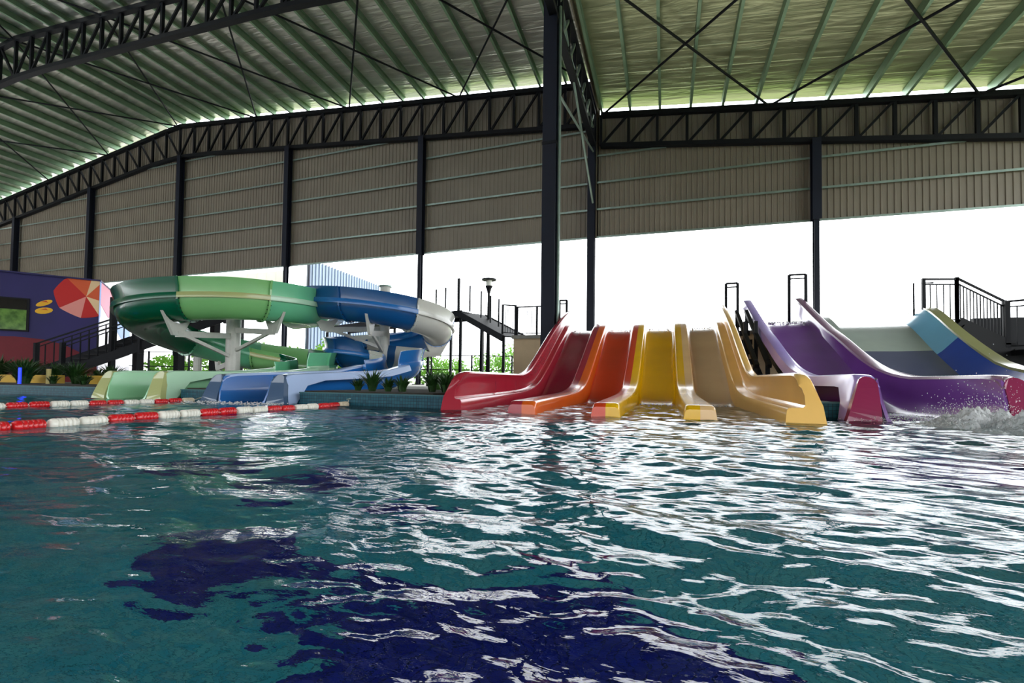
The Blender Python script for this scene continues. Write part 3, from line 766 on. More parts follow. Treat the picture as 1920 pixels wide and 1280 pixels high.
MB().box(8.3, 12.0, 14.0, 16.4, 1.25, 1.38).out('landing', M['steel_brown'], st_)
MB().box(8.3, 12.0, 16.4, 16.5, .2, 2.4).out('back_panel', M['steel'], st_)
for x in (8.4, 10, 11.6): MB().beam((x, 14.1, .2), (x, 14.1, 1.3), .12).out('post', M['steel_brown'], st_)
MB().beam((7.2, 14.85, 1.85), (8.35, 14.95, 1.05), .06, .5).out('skirt_plate', M['steel_brown'], st_)
# light hoop at the end of the platform railing
o = MB().tube([(6.3, 14.9, 2.2), (6.3, 14.9, 3.2), (6.75, 14.95, 3.2)], .022, 6).out('grab_hoop', M['steel']); tag(o, 'thin dark grab hoop left of the platform railing', 'grab rail')
# start gates
for u, z, w, lb in ((1.98, 3.62, .33, 'small dark gate frame above the cream slide top'), (3.78, 3.78, .44, 'small dark gate frame between the purple slide rims'), (-3.42, 3.33, .26, 'small dark gate frame above the red slide top')):
    g = thing('start_gate', (u, 15.7, 2.12), lb, 'gate', 'slide start gates')
    for s in (-1, 1): MB().beam((u + s * w / 2, 15.7, 2.12), (u + s * w / 2, 15.7, z), .075).out('gate_post', M['steel'], g)
    MB().beam((u - w / 2, 15.7, z), (u + w / 2, 15.7, z), .05).out('gate_bar', M['steel'], g)
    MB().beam((u - w / 2, 15.7, z - .12), (u + w / 2, 15.7, z - .12), .035).out('gate_bar', M['steel'], g)
railing('platform_railing', [(-5.15, 15.8, 2.12), (-4.4, 15.8, 2.12), (-3.75, 15.8, 2.12)], 1.05, 'thin dark railing on the tan wall left of the near column', nb=4, rails=1)

# elevated walkway coming from the spiral slides
wk = thing('elevated_walkway', (-8, 17.5, .2), 'raised dark steel walkway on thin posts between blue flume and tan wall', 'walkway')
PTS = [(-17.5, 21.0, 3.3), (-9.4, 17.9, 3.3), (-7.7, 17.5, 3.3), (-5.3, 16.2, 2.12)]
for a, b in zip(PTS[:-1], PTS[1:]):
    a, b = Vector(a), Vector(b); n = (b - a).cross(Vector((0, 0, 1))).normalized() * .7
    for s in (-1, 1): MB().beam(a + n * s - Vector((0, 0, .1)), b + n * s - Vector((0, 0, .1)), .06, .24).out('edge_beam', M['steel'], wk)
    MB().beam(a - Vector((0, 0, .03)), b - Vector((0, 0, .03)), 1.36, .05).out('deck_plate', M['steel_brown'], wk)
for p in PTS[1:3] + [(-13.4, 19.5, 3.3), (-17.4, 21, 3.3), (-6.5, 16.85, 2.7)]:
    for s in (-.6, .6): MB().beam((p[0] + s * .4, p[1] + s, .2), (p[0] + s * .4, p[1] + s, p[2] - .15), .1).out('support_post', M['steel'], wk)
for p in [(-9.3, 17.3, 3.3), (-8.75, 17.1, 3.3), (-8.05, 16.9, 3.3), (-7.5, 16.8, 3.25), (-6.9, 16.55, 2.95), (-6.4, 16.3, 2.7), (-5.95, 16.0, 2.5)]:
    MB().beam(p, (p[0], p[1], p[2] + 1.05 + (0.3 if p[0] == -8.05 else 0)), .05 if p[0] != -8.05 else .09).out('rail_post', M['steel'], wk)
railing('stair_railing', [(-5.75, 15.9, 2.2), (-5.2, 15.75, 2.12)], 1.1, 'short dark rail where the walkway meets the tan wall', nb=5, rails=1)

# lamp post
lp = thing('street_lamp', (-7.0, 17.6, .2), 'tall dark lamp post with flat wide head in front of the white sky', 'lamp')
MB().tube([(-7.0, 17.6, .2), (-7.0, 17.6, 4.1)], .1, 10, .05).out('lamp_pole', M['steel'], lp)
MB().tube([(-7.0, 17.6, 4.1), (-7.0, 17.6, 4.3), (-7.0, 17.6, 4.42)], .05, 12, .16).out('lamp_cone', M['steel'], lp)
MB().tube([(-7.0, 17.6, 4.42), (-7.0, 17.6, 4.66)], .13, 12).out('lamp_glass', mat('lamp_glass', (235, 235, 225), .2), lp)
MB().tube([(-7.0, 17.6, 4.66), (-7.0, 17.6, 4.72)], .3, 16).out('lamp_cap', M['steel'], lp)

# ------------------------------------------------------------------ spiral flumes
def flume(root, path, nsub, colours, band, r=.56, up_out=.45, up_in=.2, outside=-1, bandcol=None, open_from=None, sect=None):
    P = spline(path, nsub); n = len(P)
    tang = []
    for i in range(n):
        t = P[min(i + 1, n - 1)] - P[max(i - 1, 0)]; t.z = 0; tang.append(t.normalized())
    def frame(i): return P[i], Vector((tang[i].y, -tang[i].x, 0))     # lateral: right of heading
    def ring(i, rr, uo, ui, th):
        p, s = frame(i); o = outside if isinstance(outside, int) else outside(i / (n - 1))
        sec = []
        hl, hr = (uo, ui) if o < 0 else (ui, uo)
        sec += [(-rr - .02 - hl * .12, hl), (-rr - .01, hl * .5), (-rr, .0)]
        sec += [(rr * math.cos(math.radians(a)), rr * math.sin(math.radians(a))) for a in range(190, 360, 14)]
        sec += [(rr, 0), (rr + .01, hr * .5), (rr + .02 + hr * .12, hr)]
        return [p + s * x + Vector((0, 0, z)) for x, z in sec]
    joints = sorted(set([0] + [int(round(f * (n - 1))) for f, c in colours] + [n - 1]))
    cols = [c for f, c in colours]
    idx = [int(round(f * (n - 1))) for f, c in colours] + [n - 1]
    for j, c in enumerate(cols):
        a, b = idx[j], idx[j + 1]
        if b <= a: continue
        rings = []
        for i in range(a, b + 1):
            A = ring(i, r, up_out, up_in, 0); B = ring(i, r - .03, up_out, up_in, 0)
            rings.append(A + B[::-1])
        MB().rings(rings).out('flume_section', G[c], root, smooth='auto')
        # bolted joint flange at the upper end of each section
        if j > 0:
            p, s = frame(a)
            A = ring(a, r + .055, up_out, up_in, 0); B = ring(a, r - .0, up_out, up_in, 0); t = tang[a]
            f1 = [v - t * .025 for v in A + B[::-1]]; f2 = [v + t * .025 for v in A + B[::-1]]
            fo = MB().rings([f1, f2]).out('joint_flange', G[c], root)
            p, s = frame(a)
            for ang in (188, 200, 212, 224, 236, 250, 265, 290, 315, 330, 345):
                q = p + s * math.cos(math.radians(ang)) * (r + .03) + Vector((0, 0, math.sin(math.radians(ang)) * (r + .03)))
                MB().tube([q - t * .045, q + t * .045], .014, 6).out('bolt', M['steel'], fo)
        # protruding band along both flanks
        o_ = outside if isinstance(outside, int) else outside((a + b) / 2 / (n - 1))
        for side in (-1, 1):
            rg = []
            for i in range(a, b + 1):
                p, s = frame(i); x0 = side * (r - .005); x1 = side * (r + .065)
                pts = [(x0, .075), (x1, .07), (x1 + side * .01, .0), (x1, -.07), (x0, -.06)]
                if side < 0: pts = pts[::-1]
                rg.append([p + s * x + Vector((0, 0, z)) for x, z in pts])
            MB().rings(rg).out('side_band', G[band.get(c, c)], root, smooth='auto')
    return P

gs = thing('green_spiral_slide', (-12.5, 10.4, .2), 'green spiral flume with dark green and pale green sections, left of the blue one', 'slide')
gp = [(-12.6, 12.9, 2.78), (-10.85, 11.9, 2.7), (-10.3, 10.4, 2.62), (-10.85, 8.95, 2.54), (-12.3, 8.2, 2.4), (-13.7, 8.55, 2.22), (-14.6, 10.0, 1.86), (-14.4, 11.4, 1.54), (-13.5, 12.3, 1.25), (-12.1, 12.6, 1.05), (-10.7, 11.9, .88), (-10.1, 10.9, .78), (-10.05, 10.2, .72)]
flume(gs, gp, 9, [(0, 'greenpale'), (.21, 'greenmid'), (.30, 'greendark'), (.53, 'greentube'), (.66, 'greenmid'), (.74, 'greendark'), (.84, 'greentube'), (.92, 'greenpale')],
      {'greenpale': 'mint', 'greenmid': 'khaki', 'greendark': 'greendark'}, outside=-1)
trough(gs, -10.7, -9.42, [6.05, 6.1, 6.2, 6.35, 6.6, 7.1, 7.6, 8.2, 8.8, 9.4, 10.0, 10.3], prof([(6.0, -.06), (8, .0), (10.3, .2)]), prof([(6.2, .57), (8, .6), (9.4, .66), (10.3, .76)]),
       {'bed': 'mintbed', 'rimL': 'mint', 'rimR': 'mint'}, flangeface='khaki', skirt=.15, foot=.16, rw=.2, nose=.7)
pole_m = M['pole']
MB().tube([(-12.5, 10.4, .2), (-12.5, 10.4, 2.75)], .2, 20).out('support_column', pole_m, gs)
MB().tube([(-12.5, 10.4, 2.75), (-12.5, 10.4, 2.8)], .24, 20).out('column_cap', pole_m, gs)
def arm(root, c, p, zc, r=.56):
    c, p = Vector(c), Vector(p); t = (p - c); t.z = 0; t.normalize()
    zb = p.z - r
    a = c + t * .15; a.z = zb - .15; b = Vector((p.x, p.y, zb - .3)) 
    MB().beam(a, b, .1, .16).out('support_arm', pole_m, root)
    MB().beam(Vector((c.x, c.y, zb - .75)) + t * .2, b - t * .2, .07, .09).out('support_strut', pole_m, root)
    # V shaped saddle under the flume
    s = t
    pts = []
    for ang in range(215, 330, 14):
        x = math.cos(math.radians(ang)) * (r + .03); z = math.sin(math.radians(ang)) * (r + .03)
        pts.append(Vector((p.x, p.y, p.z)) + s * x + Vector((0, 0, z)))
    n = Vector((t.y, -t.x, 0)) * .04
    low = [Vector((p.x, p.y, zb - .34)) + s * (-.14), Vector((p.x, p.y, zb - .34)) + s * .14]
    poly = pts + [low[1], low[0]]
    MB().rings([[v - n for v in poly], [v + n for v in poly]]).out('saddle', pole_m, root)
arm(gs, (-12.5, 10.4, 0), (-11.95, 8.32, 2.42), 0)
arm(gs, (-12.5, 10.4, 0), (-10.4, 9.9, 2.6), 0)
arm(gs, (-12.5, 10.4, 0), (-14.5, 11.5, 1.62), 0)
for p, z in (((-12.9, 12.55), .6), ((-11.0, 12.1), .35), ((-14.65, 10.9), 1.2)):
    MB().tube([(p[0], p[1], .2), (p[0], p[1], z)], .12, 12).out('support_column', pole_m, gs)

bl = thing('blue_spiral_slide', (-8.9, 13.0, .2), 'blue spiral flume with white outer bend, right of the green one', 'slide')
bpth = [(-12.6, 14.9, 3.1), (-11.9, 13.2, 3.0), (-10.7, 11.7, 2.88), (-9.1, 11.2, 2.72), (-7.75, 11.7, 2.54), (-7.2, 12.9, 2.36), (-7.6, 14.2, 2.16), (-8.9, 14.8, 1.98), (-10.3, 14.3, 1.78), (-10.75, 13.3, 1.55), (-10.0, 12.45, 1.36), (-8.8, 12.45, 1.2), (-7.7, 12.1, 1.06), (-7.08, 11.2, .92), (-7.05, 10.2, .78)]
flume(bl, bpth, 8, [(0, 'bluedeep'), (.13, 'bluedeep'), (.222, 'bluedeep'), (.315, 'bluewhite'), (.43, 'blueflume'), (.55, 'bluewhite'), (.6, 'bluedeep'), (.72, 'bluedeep'), (.8, 'bluewhite'), (.88, 'blueflume')],
      {'bluedeep': 'blueflume'}, r=.52, up_out=.4, up_in=.18, outside=lambda f: 1 if f < .78 else -1)
trough(bl, -7.72, -6.5, [6.1, 6.15, 6.25, 6.4, 6.65, 7.15, 7.6, 8.2, 8.8, 9.4, 9.9, 10.3], prof([(6.0, -.06), (8, .0), (10.3, .26)]), prof([(6.2, .52), (8, .6), (9.2, .66), (10.3, .84)]),
       {'bed': 'blueface', 'rimL': 'paleblue', 'rimR': 'paleblue'}, flangeface='bluegrey', skirt=.15, foot=.16, rw=.2, nose=.7)
MB().tube([(-8.9, 13.0, .2), (-8.9, 13.0, 3.55)], .17, 20).out('support_column', pole_m, bl)
MB().tube([(-8.9, 13.0, 3.55), (-8.9, 13.0, 3.6)], .21, 20).out('column_cap', M['galv'], bl)
arm(bl, (-8.9, 13.0, 0), (-8.3, 11.4, 2.64), 0, .52)
arm(bl, (-8.9, 13.0, 0), (-10.0, 11.5, 2.8), 0, .52)
arm(bl, (-8.9, 13.0, 0), (-7.6, 14.2, 2.16), 0, .52)
for p, z in (((-10.0, 12.45), .8), ((-7.7, 12.1), .5), ((-7.08, 11.2), .4)):
    MB().tube([(p[0], p[1], .2), (p[0], p[1], z)], .12, 12).out('support_column', pole_m, bl)

# ------------------------------------------------------------------ lane ropes
def float_mesh(name, m):
    L = .216; n = 18; prof_ = [(0, .016), (.004, .03), (.012, .042), (.024, .049)]
    x = .034
    for i in range(5):
        prof_ += [(x, .0505), (x + .012, .0515), (x + .022, .0495), (x + .0255, .0415), (x + .0285, .0415)]; x += .0315
    prof_ += [(x, .049), (L - .012, .044), (L - .004, .032), (L, .016)]
    mb = MB(); mb.rings([[(r * math.cos(2 * math.pi * k / n), y, r * math.sin(2 * math.pi * k / n)) for k in range(n)] for y, r in prof_])
    me = bpy.data.meshes.new(name); me.from_pydata([tuple(v) for v in mb.V], [], mb.F); me.materials.append(m)
    me.polygons.foreach_set('use_smooth', [True] * len(me.polygons)); me.update(); return me
FM = {'R': float_mesh('red_float', M['floatred']), 'W': float_mesh('white_float', M['floatwhite']), 'T': float_mesh('cream_float', M['floattan'])}
def lane(u, d_first, seq_back, seq_fwd, label, zoff=.022):
    r = thing('lane_rope', (u, 3, 0), label, 'lane rope', 'pool lane ropes')
    step = .2285; k = 0
    items = [(d_first - step * (i + 1), c) for i, c in enumerate(seq_back)] + [(d_first + step * i, c) for i, c in enumerate(seq_fwd)]
    for d, c in items:
        o = bpy.data.objects.new('float', FM[c]); COL.objects.link(o); o.parent = r
        o.location = (random.uniform(-.006, .006) + .02 * math.sin(d * 1.3), d - 3, zoff + .006 * math.sin(d * 2.1) + random.uniform(-.003, .003))
        o.rotation_euler = (random.uniform(-.012, .012), random.uniform(0, 6), random.uniform(-.02, .02))
        tag(o, {'R': 'red float', 'W': 'white float', 'T': 'cream end float'}[c])
    e = items[-1][0] + .22
    MB().tube([(u, items[len(seq_back) - 1][0] if seq_back else d_first, zoff), (u, e, zoff), (u, PW + .02, zoff + .09)], .008, 6).out('cable', M['cable'], r)
    MB().tube([(u, PW - .05, zoff + .08), (u + .03, PW + .0, zoff + .09), (u, PW + .02, zoff + .1)], .014, 6).out('wall_hook', M['galv'], r)
    return r
lane(-5.02, 2.43, 'RRWWRRWWRR', 'WWRRWWRRWWRRWWRRT', 'nearer red and white lane rope ending at the tiled wall below the plants')
lane(-8.23, 4.02, 'RRWWRRWWRRWW', 'WWRRWWRRT', 'farther red and white lane rope ending beside the green run-out')

# ------------------------------------------------------------------ mural building on the left
a_dir = Vector((.61, .792, 0)).normalized(); s_dir = Vector((-.792, .61, 0)).normalized()
C0 = Vector((-22.35, 12.35, .2))
H_ = 4.2
mb_ = thing('mural_building', tuple(C0), 'purple and crimson painted building with parasol mural at the far left', 'building')
def quad_box(o, u, v, n, lu, lv, ln):
    # box from corner o along unit vectors
    P = [o, o + u * lu, o + u * lu + v * lv, o + v * lv]; Q = [p + n * ln for p in P]
    return MB().add(P + Q, [(0, 3, 2, 1), (4, 5, 6, 7), (0, 1, 5, 4), (1, 2, 6, 5), (2, 3, 7, 6), (3, 0, 4, 7)])
UP = Vector((0, 0, 1)); fl = -a_dir        # along the front face, away from the corner
nrm = -s_dir                               # outward normal of the front face (towards the hall)
if nrm.dot(Vector((0, 0, 0)) - C0) < 0: nrm = -nrm
M['mpurple'] = mat('indigo_mural_paint', (40, 30, 96), .6, rgb2=(32, 26, 84), nscale=.6)
M['mcrimson'] = mat('crimson_mural_paint', (112, 2, 26), .6, noise=.1)
M['mwhite'] = mat('white_mural_paint', (235, 230, 238), .6)
M['mpink'] = mat('pink_mural_paint', (240, 130, 160), .6); M['mblue'] = mat('light_blue_mural_paint', (120, 150, 220), .6)
M['mred'] = mat('parasol_red_paint', (200, 30, 28), .6); M['morange'] = mat('parasol_orange_paint', (222, 92, 48), .6)
M['mcream'] = mat('parasol_cream_paint', (240, 205, 160), .6); M['mrose'] = mat('parasol_rose_paint', (236, 150, 140), .6); M['myellow'] = mat('flip_flop_yellow_paint', (240, 180, 40), .6)
quad_box(C0, fl, UP, -nrm, 9.0, H_, .25).out('front_wall', M['mpurple'], mb_)
quad_box(C0 - nrm * .25, s_dir if s_dir.dot(-nrm) > 0 else -s_dir, UP, fl, 9.0, H_, .25).out('side_wall', M['mwhite'], mb_)
quad_box(C0 + UP * H_ + nrm * .06 - fl * .04, fl, UP, -nrm, 9.0, .06, 9.4).out('roof_slab', M['mpurple'], mb_)
def flat(pts, m, name, lift=.012):
    V = [C0 + fl * x + UP * y + nrm * lift for x, y in pts] + [C0 + fl * x + UP * y + nrm * (lift - .01) for x, y in pts]
    n = len(pts); return MB().add(V, [tuple(range(n)), tuple(range(2 * n - 1, n - 1, -1))] + [(i, (i + 1) % n, n + (i + 1) % n, n + i) for i in range(n)]).out(name, m, mb_)
flat([(0.0, 0), (0.0, .75), (.5, 1.2), (1.0, 1.5), (1.6, 1.68), (2.4, 1.75), (3.5, 1.7), (5.0, 1.5), (5.0, 0)], M['mcrimson'], 'crimson_dune')
cx_, cy_, rr_ = .40, 3.52, .98
angs = [a + 8 for a in range(0, 360, 45)]
pc = [M['mred'], M['morange'], M['mcream'], M['morange'], M['mcream'], M['mred'], M['mrose'], M['mred']]
def clipx(p): return (max(p[0], .0), min(p[1], H_))
for i, a in enumerate(angs):
    n = 5; pts = [(cx_, cy_)]
    for k in range(n + 1):
        t = math.radians(a + 45 * k / n); rad = rr_ * (1 - .05 * math.sin(math.pi * k / n)); pts.append(clipx((cx_ + math.cos(t) * rad, cy_ + math.sin(t) * rad * .92)))
    flat(pts, pc[i], 'parasol_panel', .014 + .001 * i)
for yy, ang in ((3.12, .5), (2.82, .2)):
    flat([(1.62 + .26 * math.cos(t) * math.cos(ang) - .12 * math.sin(t) * math.sin(ang), yy + .26 * math.cos(t) * math.sin(ang) * -.6 + .13 * math.sin(t)) for t in [2 * math.pi * k / 14 for k in range(14)]], M['myellow'], 'flip_flop', .014)
    flat([(1.5, yy + .02), (1.56, yy + .09), (1.72, yy + .03), (1.56, yy + .05)], M['mred'], 'flip_flop_strap', .026)
# side wall colour fields
sd = s_dir if s_dir.dot(-nrm) > 0 else -s_dir
def flats(pts, m, name, lift=.012):
    on = -fl
    V = [C0 - nrm * 0 + sd * x + UP * y + on * lift for x, y in pts] + [C0 + sd * x + UP * y + on * (lift - .01) for x, y in pts]
    n = len(pts); return MB().add(V, [tuple(range(n - 1, -1, -1)), tuple(range(n, 2 * n))] + [(i, n + i, n + (i + 1) % n, (i + 1) % n) for i in range(n)]).out(name, m, mb_)
flats([(.3, H_), (.25, 3.3), (2.2, 2.9), (3.2, 3.4), (3.2, H_)], M['mpink'], 'pink_field')
flats([(3.2, H_), (3.2, 2.8), (9, 1.6), (9, H_)], M['mblue'], 'blue_field')
flats([(.0, H_), (.0, 2.4), (.3, 2.8), (.3, H_)], M['mblue'], 'blue_strip')
# window; the mirrored greenery is put into the lower pane's colour
fw = 2.02; z0, z1 = 1.95, 3.25
M['glass'] = mat('window_glass_greenery_reflection', (70, 105, 45), .12, 0, coat=.4, rgb2=(110, 150, 70), nscale=5)
M['glassdark'] = mat('dark_glass_upper', (26, 24, 22), .1, coat=.6)
wfr = quad_box(C0 + fl * fw + UP * z0 + nrm * .005, fl, UP, nrm, 2.6, z1 - z0, .05).out('window_frame', M['steel_brown'], mb_)
quad_box(C0 + fl * (fw + .07) + UP * (z0 + .06) + nrm * .05, fl, UP, nrm, 2.45, .78, .012).out('window_pane', M['glass'], wfr)
quad_box(C0 + fl * (fw + .07) + UP * (z0 + .86) + nrm * .05, fl, UP, nrm, 2.45, .38, .012).out('window_pane', M['glassdark'], wfr)
quad_box(C0 + fl * (fw + .95) + UP * (z0 + .06) + nrm * .06, fl, UP, nrm, .08, .8, .012).out('mullion', M['steel_brown'], wfr)

# stairs in front of the mural
sx = thing('mural_staircase', (-21.6, 10.6, .2), 'dark steel staircase with railings in front of the crimson mural wall', 'stairs')
def cf(x, y, z): return Vector((.9476 * x - .3195 * y, .3193 * x + .9472 * y, z))
A = cf(-17.4, 16.6, .62); run = (cf(-15.2, 17.3, 0) - cf(-17.4, 16.6, 0)); run.z = 1.05; acr = cf(1.3, -.35, 0)
top2 = A + run * 2.2
for s, o in ((0, Vector((0, 0, 0))), (1, acr)):
    railing('x', [A + o, A + o + run, top2 + o], 1.0, '', parent=sx, post=.13, nb=9, bal=.028, drop=.35, rails=2)
    MB().beam(A + o - Vector((0, 0, .1)), top2 + o - Vector((0, 0, .1)), .06, .3).out('stringer', M['steel'], sx)
for i in range(15):
    c = A + run * (i * 2.2 / 15)
    P = [c, c + acr, c + acr + run.normalized() * .26, c + run.normalized() * .26]
    for p in P: p.z = c.z
    MB().add(P + [p + Vector((0, 0, .05)) for p in P], [(0, 3, 2, 1), (4, 5, 6, 7), (0, 1, 5, 4), (1, 2, 6, 5), (2, 3, 7, 6), (3, 0, 4, 7)]).out('tread', M['steel_brown'], sx)
for i, (x, y) in enumerate(((-14.5, 17.6), (-13.2, 18.0), (-12.2, 18.6), (-11.4, 18.9))):
    p = cf(x, y, .2); o = MB().beam(p, p + Vector((0, 0, 2.6 + .3 * i)), .26).out('support_post', M['steel'], sx)
p = cf(-14.9, 16.9, .2); o = MB().beam(p, p + Vector((0, 0, 3.2)), .16).out('steel_post', M['steel']); tag(o, 'slim dark post in front of the white side of the mural building', 'post')

# small things along the pool edge
p = (-15.1, 6.75, .2)
o = thing('light_column', p, 'glowing blue light column in the planting at far left', 'light')
MB().tube([(p[0], p[1], .2), (p[0], p[1], .63)], .03, 12).out('glow_tube', mat('blue_glow', (20, 40, 255), .4, emit=3.0), o)
MB().tube([(p[0], p[1], .2), (p[0], p[1], .22)], .05, 12).out('foot', M['steel'], o)
o = thing('bollard', (-15.3, 7.4, .2), 'short cream bollard with dark cap behind the blue light column', 'bollard')
MB().tube([(-15.3, 7.4, .2), (-15.3, 7.4, .62)], .05, 12).out('bollard_shaft', M['beige'], o)
MB().tube([(-15.3, 7.4, .62), (-15.3, 7.4, .68)], .06, 12).out('bollard_cap', M['steel'], o)
o = thing('utility_box', (-11.55, 6.95, .22), 'beige utility box left of the green run-out', 'box')
MB().box(-11.85, -11.35, 6.85, 7.15, .22, .52).out('box_body', M['beige'], o)
MB().box(-11.87, -11.33, 6.83, 7.17, .52, .54).out('box_lid', M['beige'], o)
MB().box(-11.5, -11.45, 6.83, 6.85, .35, .38).out('latch', M['steel'], o)
for i, (u0, u1) in enumerate(((-19.5, -16.2), (-15.4, -13.2))):
    w = MB().box(u0, u1, 8.0, 8.2, .2, .46).out('low_wall', mat('ochre_low_wall', (205, 165, 60), .7)); tag(w, ('low ochre wall left of the blue light column', 'low ochre wall right of the blue light column')[i], 'wall')

# plants ---------------------------------------------------------------
M['leafdark'] = mat('dark_green_leaf', (40, 74, 30), .45, noise=.4, nscale=20, trans=.15)
M['leaf'] = mat('green_leaf', (66, 110, 44), .45, noise=.4, nscale=20, trans=.2)
M['leafpale'] = mat('sunlit_leaf', (120, 175, 60), .5, noise=.3, nscale=5, trans=.3)
def tuft(x, y, z, h, n, label, m, spread=1.0, group='strappy plants in the planting bed'):
    V = []; F = []
    for i in range(n):
        a = random.uniform(0, 2 * math.pi); L = h * random.uniform(.7, 1.15); out = L * random.uniform(.15, .85) * spread; w = h * .035 + .006
        dx, dy = math.cos(a), math.sin(a); px, py = -dy * w, dx * w
        bx, by = x + dx * random.uniform(0, .06), y + dy * random.uniform(0, .06); b0 = len(V)
        for k, t in enumerate((0, .35, .7, 1.0)):
            zz = z + L * (1.25 * t - (.25 + .35 * out / L) * t * t); ww = (1, 1, .7, .08)[k]
            V += [(bx + dx * out * t ** 1.6 - px * ww, by + dy * out * t ** 1.6 - py * ww, zz), (bx + dx * out * t ** 1.6 + px * ww, by + dy * out * t ** 1.6 + py * ww, zz)]
        for k in range(3): F.append((b0 + 2 * k, b0 + 2 * k + 1, b0 + 2 * k + 3, b0 + 2 * k + 2))
    o = mesh('strappy_plant', V, F, m, origin=(x, y, z)); return tag(o, label, 'plant', group)
spots = [(-5.05, .42, 'dark strappy plant above the end of the near lane rope'), (-4.45, .30, 'small strappy plant second left of the red slide run-out wall'), (-4.0, .42, 'leafy strappy plant halfway between lane rope and red slide'),
         (-3.65, .38, 'strappy plant just left of the red slide wall'), (-4.75, .28, 'low strappy plant right of the near lane rope end'), (-5.5, .26, 'low strappy plant near the blue run-out')]
for u, h, lb in spots: tuft(u, PW + .75 + random.uniform(-.2, .3), .22, h, 70, lb, M['leafdark'])
for i, (u, d) in enumerate(((-3.9, 7.9), (-4.4, 8.6), (-4.9, 9.3), (-3.8, 9.6), (-5.0, 10.6), (-4.3, 11.3))):
    tuft(u, d, .22, .42, 90, 'bushy plant in the bed behind the red slide, ' + ['nearest the pool', 'second row', 'third row', 'beside the slide ramp', 'fourth row', 'farthest back by the tan wall'][i], M['leaf'])
for i in range(9):
    u = -18.6 + i * .85
    tuft(u, 7.2 + .25 * (i % 3), .22, .26 + .05 * (i % 2), 60, 'low plant at the far left pool edge, ' + ['first', 'second', 'third', 'fourth', 'fifth', 'sixth', 'seventh', 'eighth', 'ninth'][i] + ' from the left', M['leafdark'])
for i, (x, y, h) in enumerate(((-17.6, 15.2, 1.1), (-16.7, 14.8, 1.2), (-15.6, 14.6, 1.1), (-15.0, 14.9, .9), (-14.0, 15.4, .7), (-13.0, 16.0, .7), (-12.2, 15.6, .6), (-11.0, 16.6, .6), (-10.2, 16.6, .5))):
    p = cf(x, y, .2); tuft(p.x, p.y, .2, h * .75, 110, 'dark shrub behind the spiral slides, ' + ['first', 'second', 'third', 'fourth', 'fifth', 'sixth', 'seventh', 'eighth', 'ninth'][i] + ' from the left', M['leafdark'], group='dark shrubs behind the slides')
for i, x in enumerate((-19.6, -18.4, -17.2, -16.4)):
    p = cf(x * .93, 15.2, .2); tuft(p.x, p.y, .2, .7, 100, 'dark shrub below the mural wall, ' + ['first', 'second', 'third', 'fourth'][i] + ' from the left', M['leafdark'], group='shrubs below the mural')
for i, (u, d) in enumerate(((8.0, 12.4), (8.8, 12.0), (7.9, 11.4), (8.9, 11.2))):
    tuft(u, d, .2, .7, 120, 'dark shrub under the right-hand stairs, ' + ['first', 'second', 'third', 'fourth'][i] + ' from the left', M['leafdark'], group='shrubs under the stairs')

for i, (x, y, h) in enumerate(((-12.4, 11.6, .75), (-11.7, 12.2, .8), (-10.9, 12.4, .7), (-10.1, 12.7, .6), (-13.4, 12.4, .9), (-9.3, 12.9, .6), (-8.3, 13.0, .5), (-12.9, 10.9, .65))):
    p = cf(x, y, .2); tuft(p.x, p.y, .2, h * .8, 130, 'dark leafy plant behind the green run-out, ' + ['first', 'second', 'third', 'fourth', 'fifth', 'sixth', 'seventh', 'eighth'][i] + ' of the row', M['leafdark'], group='plants behind the green run-out')
# sunlit bushes outside
def bush(x, y, r, h, label, m):
    n = 900; V = []; F = []
    for i in range(n):
        v = Vector((random.gauss(0, 1), random.gauss(0, 1), random.gauss(0, 1))).normalized() * random.uniform(.6, 1.0)
        c = Vector((x + v.x * r, y + v.y * r, .2 + h * .5 + v.z * h * .5 + random.uniform(-.1, .2) * h))
        s = r * .09; a = Vector((random.gauss(0, 1), random.gauss(0, 1), random.gauss(0, 1))).normalized() * s; b = a.orthogonal().normalized() * s * .6
        b0 = len(V); V += [c - a, c - b, c + a, c + b]; F.append((b0, b0 + 1, b0 + 2, b0 + 3))
    o = mesh('bush', V, F, m, origin=(x, y, .2)); return tag(o, label, 'bush', 'sunlit bushes outside')
bl_ = ['first', 'second', 'third', 'fourth', 'fifth', 'sixth', 'seventh', 'eighth', 'ninth', 'tenth', 'eleventh', 'twelfth']
for i in range(12):
    xx = -22 + i * 2.0 + random.uniform(-.4, .4); p = cf(xx, 30 + random.uniform(-2, 2), .2)
    bush(p.x, p.y, 1.25, 1.5 + .5 * (i % 3), 'sunlit green bush outside beyond the walkway, ' + bl_[i] + ' from the left', M['leafpale'])
# boundary fence outside
fn = thing('boundary_fence', (-10, 29, .2), 'low thin fence outside between the blue flume and the tan wall', 'fence')
a, b = cf(-24, 27, 0), cf(0, 27, 0)
for i in range(11):
    p = a + (b - a) * i / 10; MB().beam((p.x, p.y, .2), (p.x, p.y, 2.0), .08).out('fence_post', M['steel'], fn)
for z in (1.95, 1.1): MB().beam((a.x, a.y, z), (b.x, b.y, z), .05).out('fence_rail', M['steel'], fn)

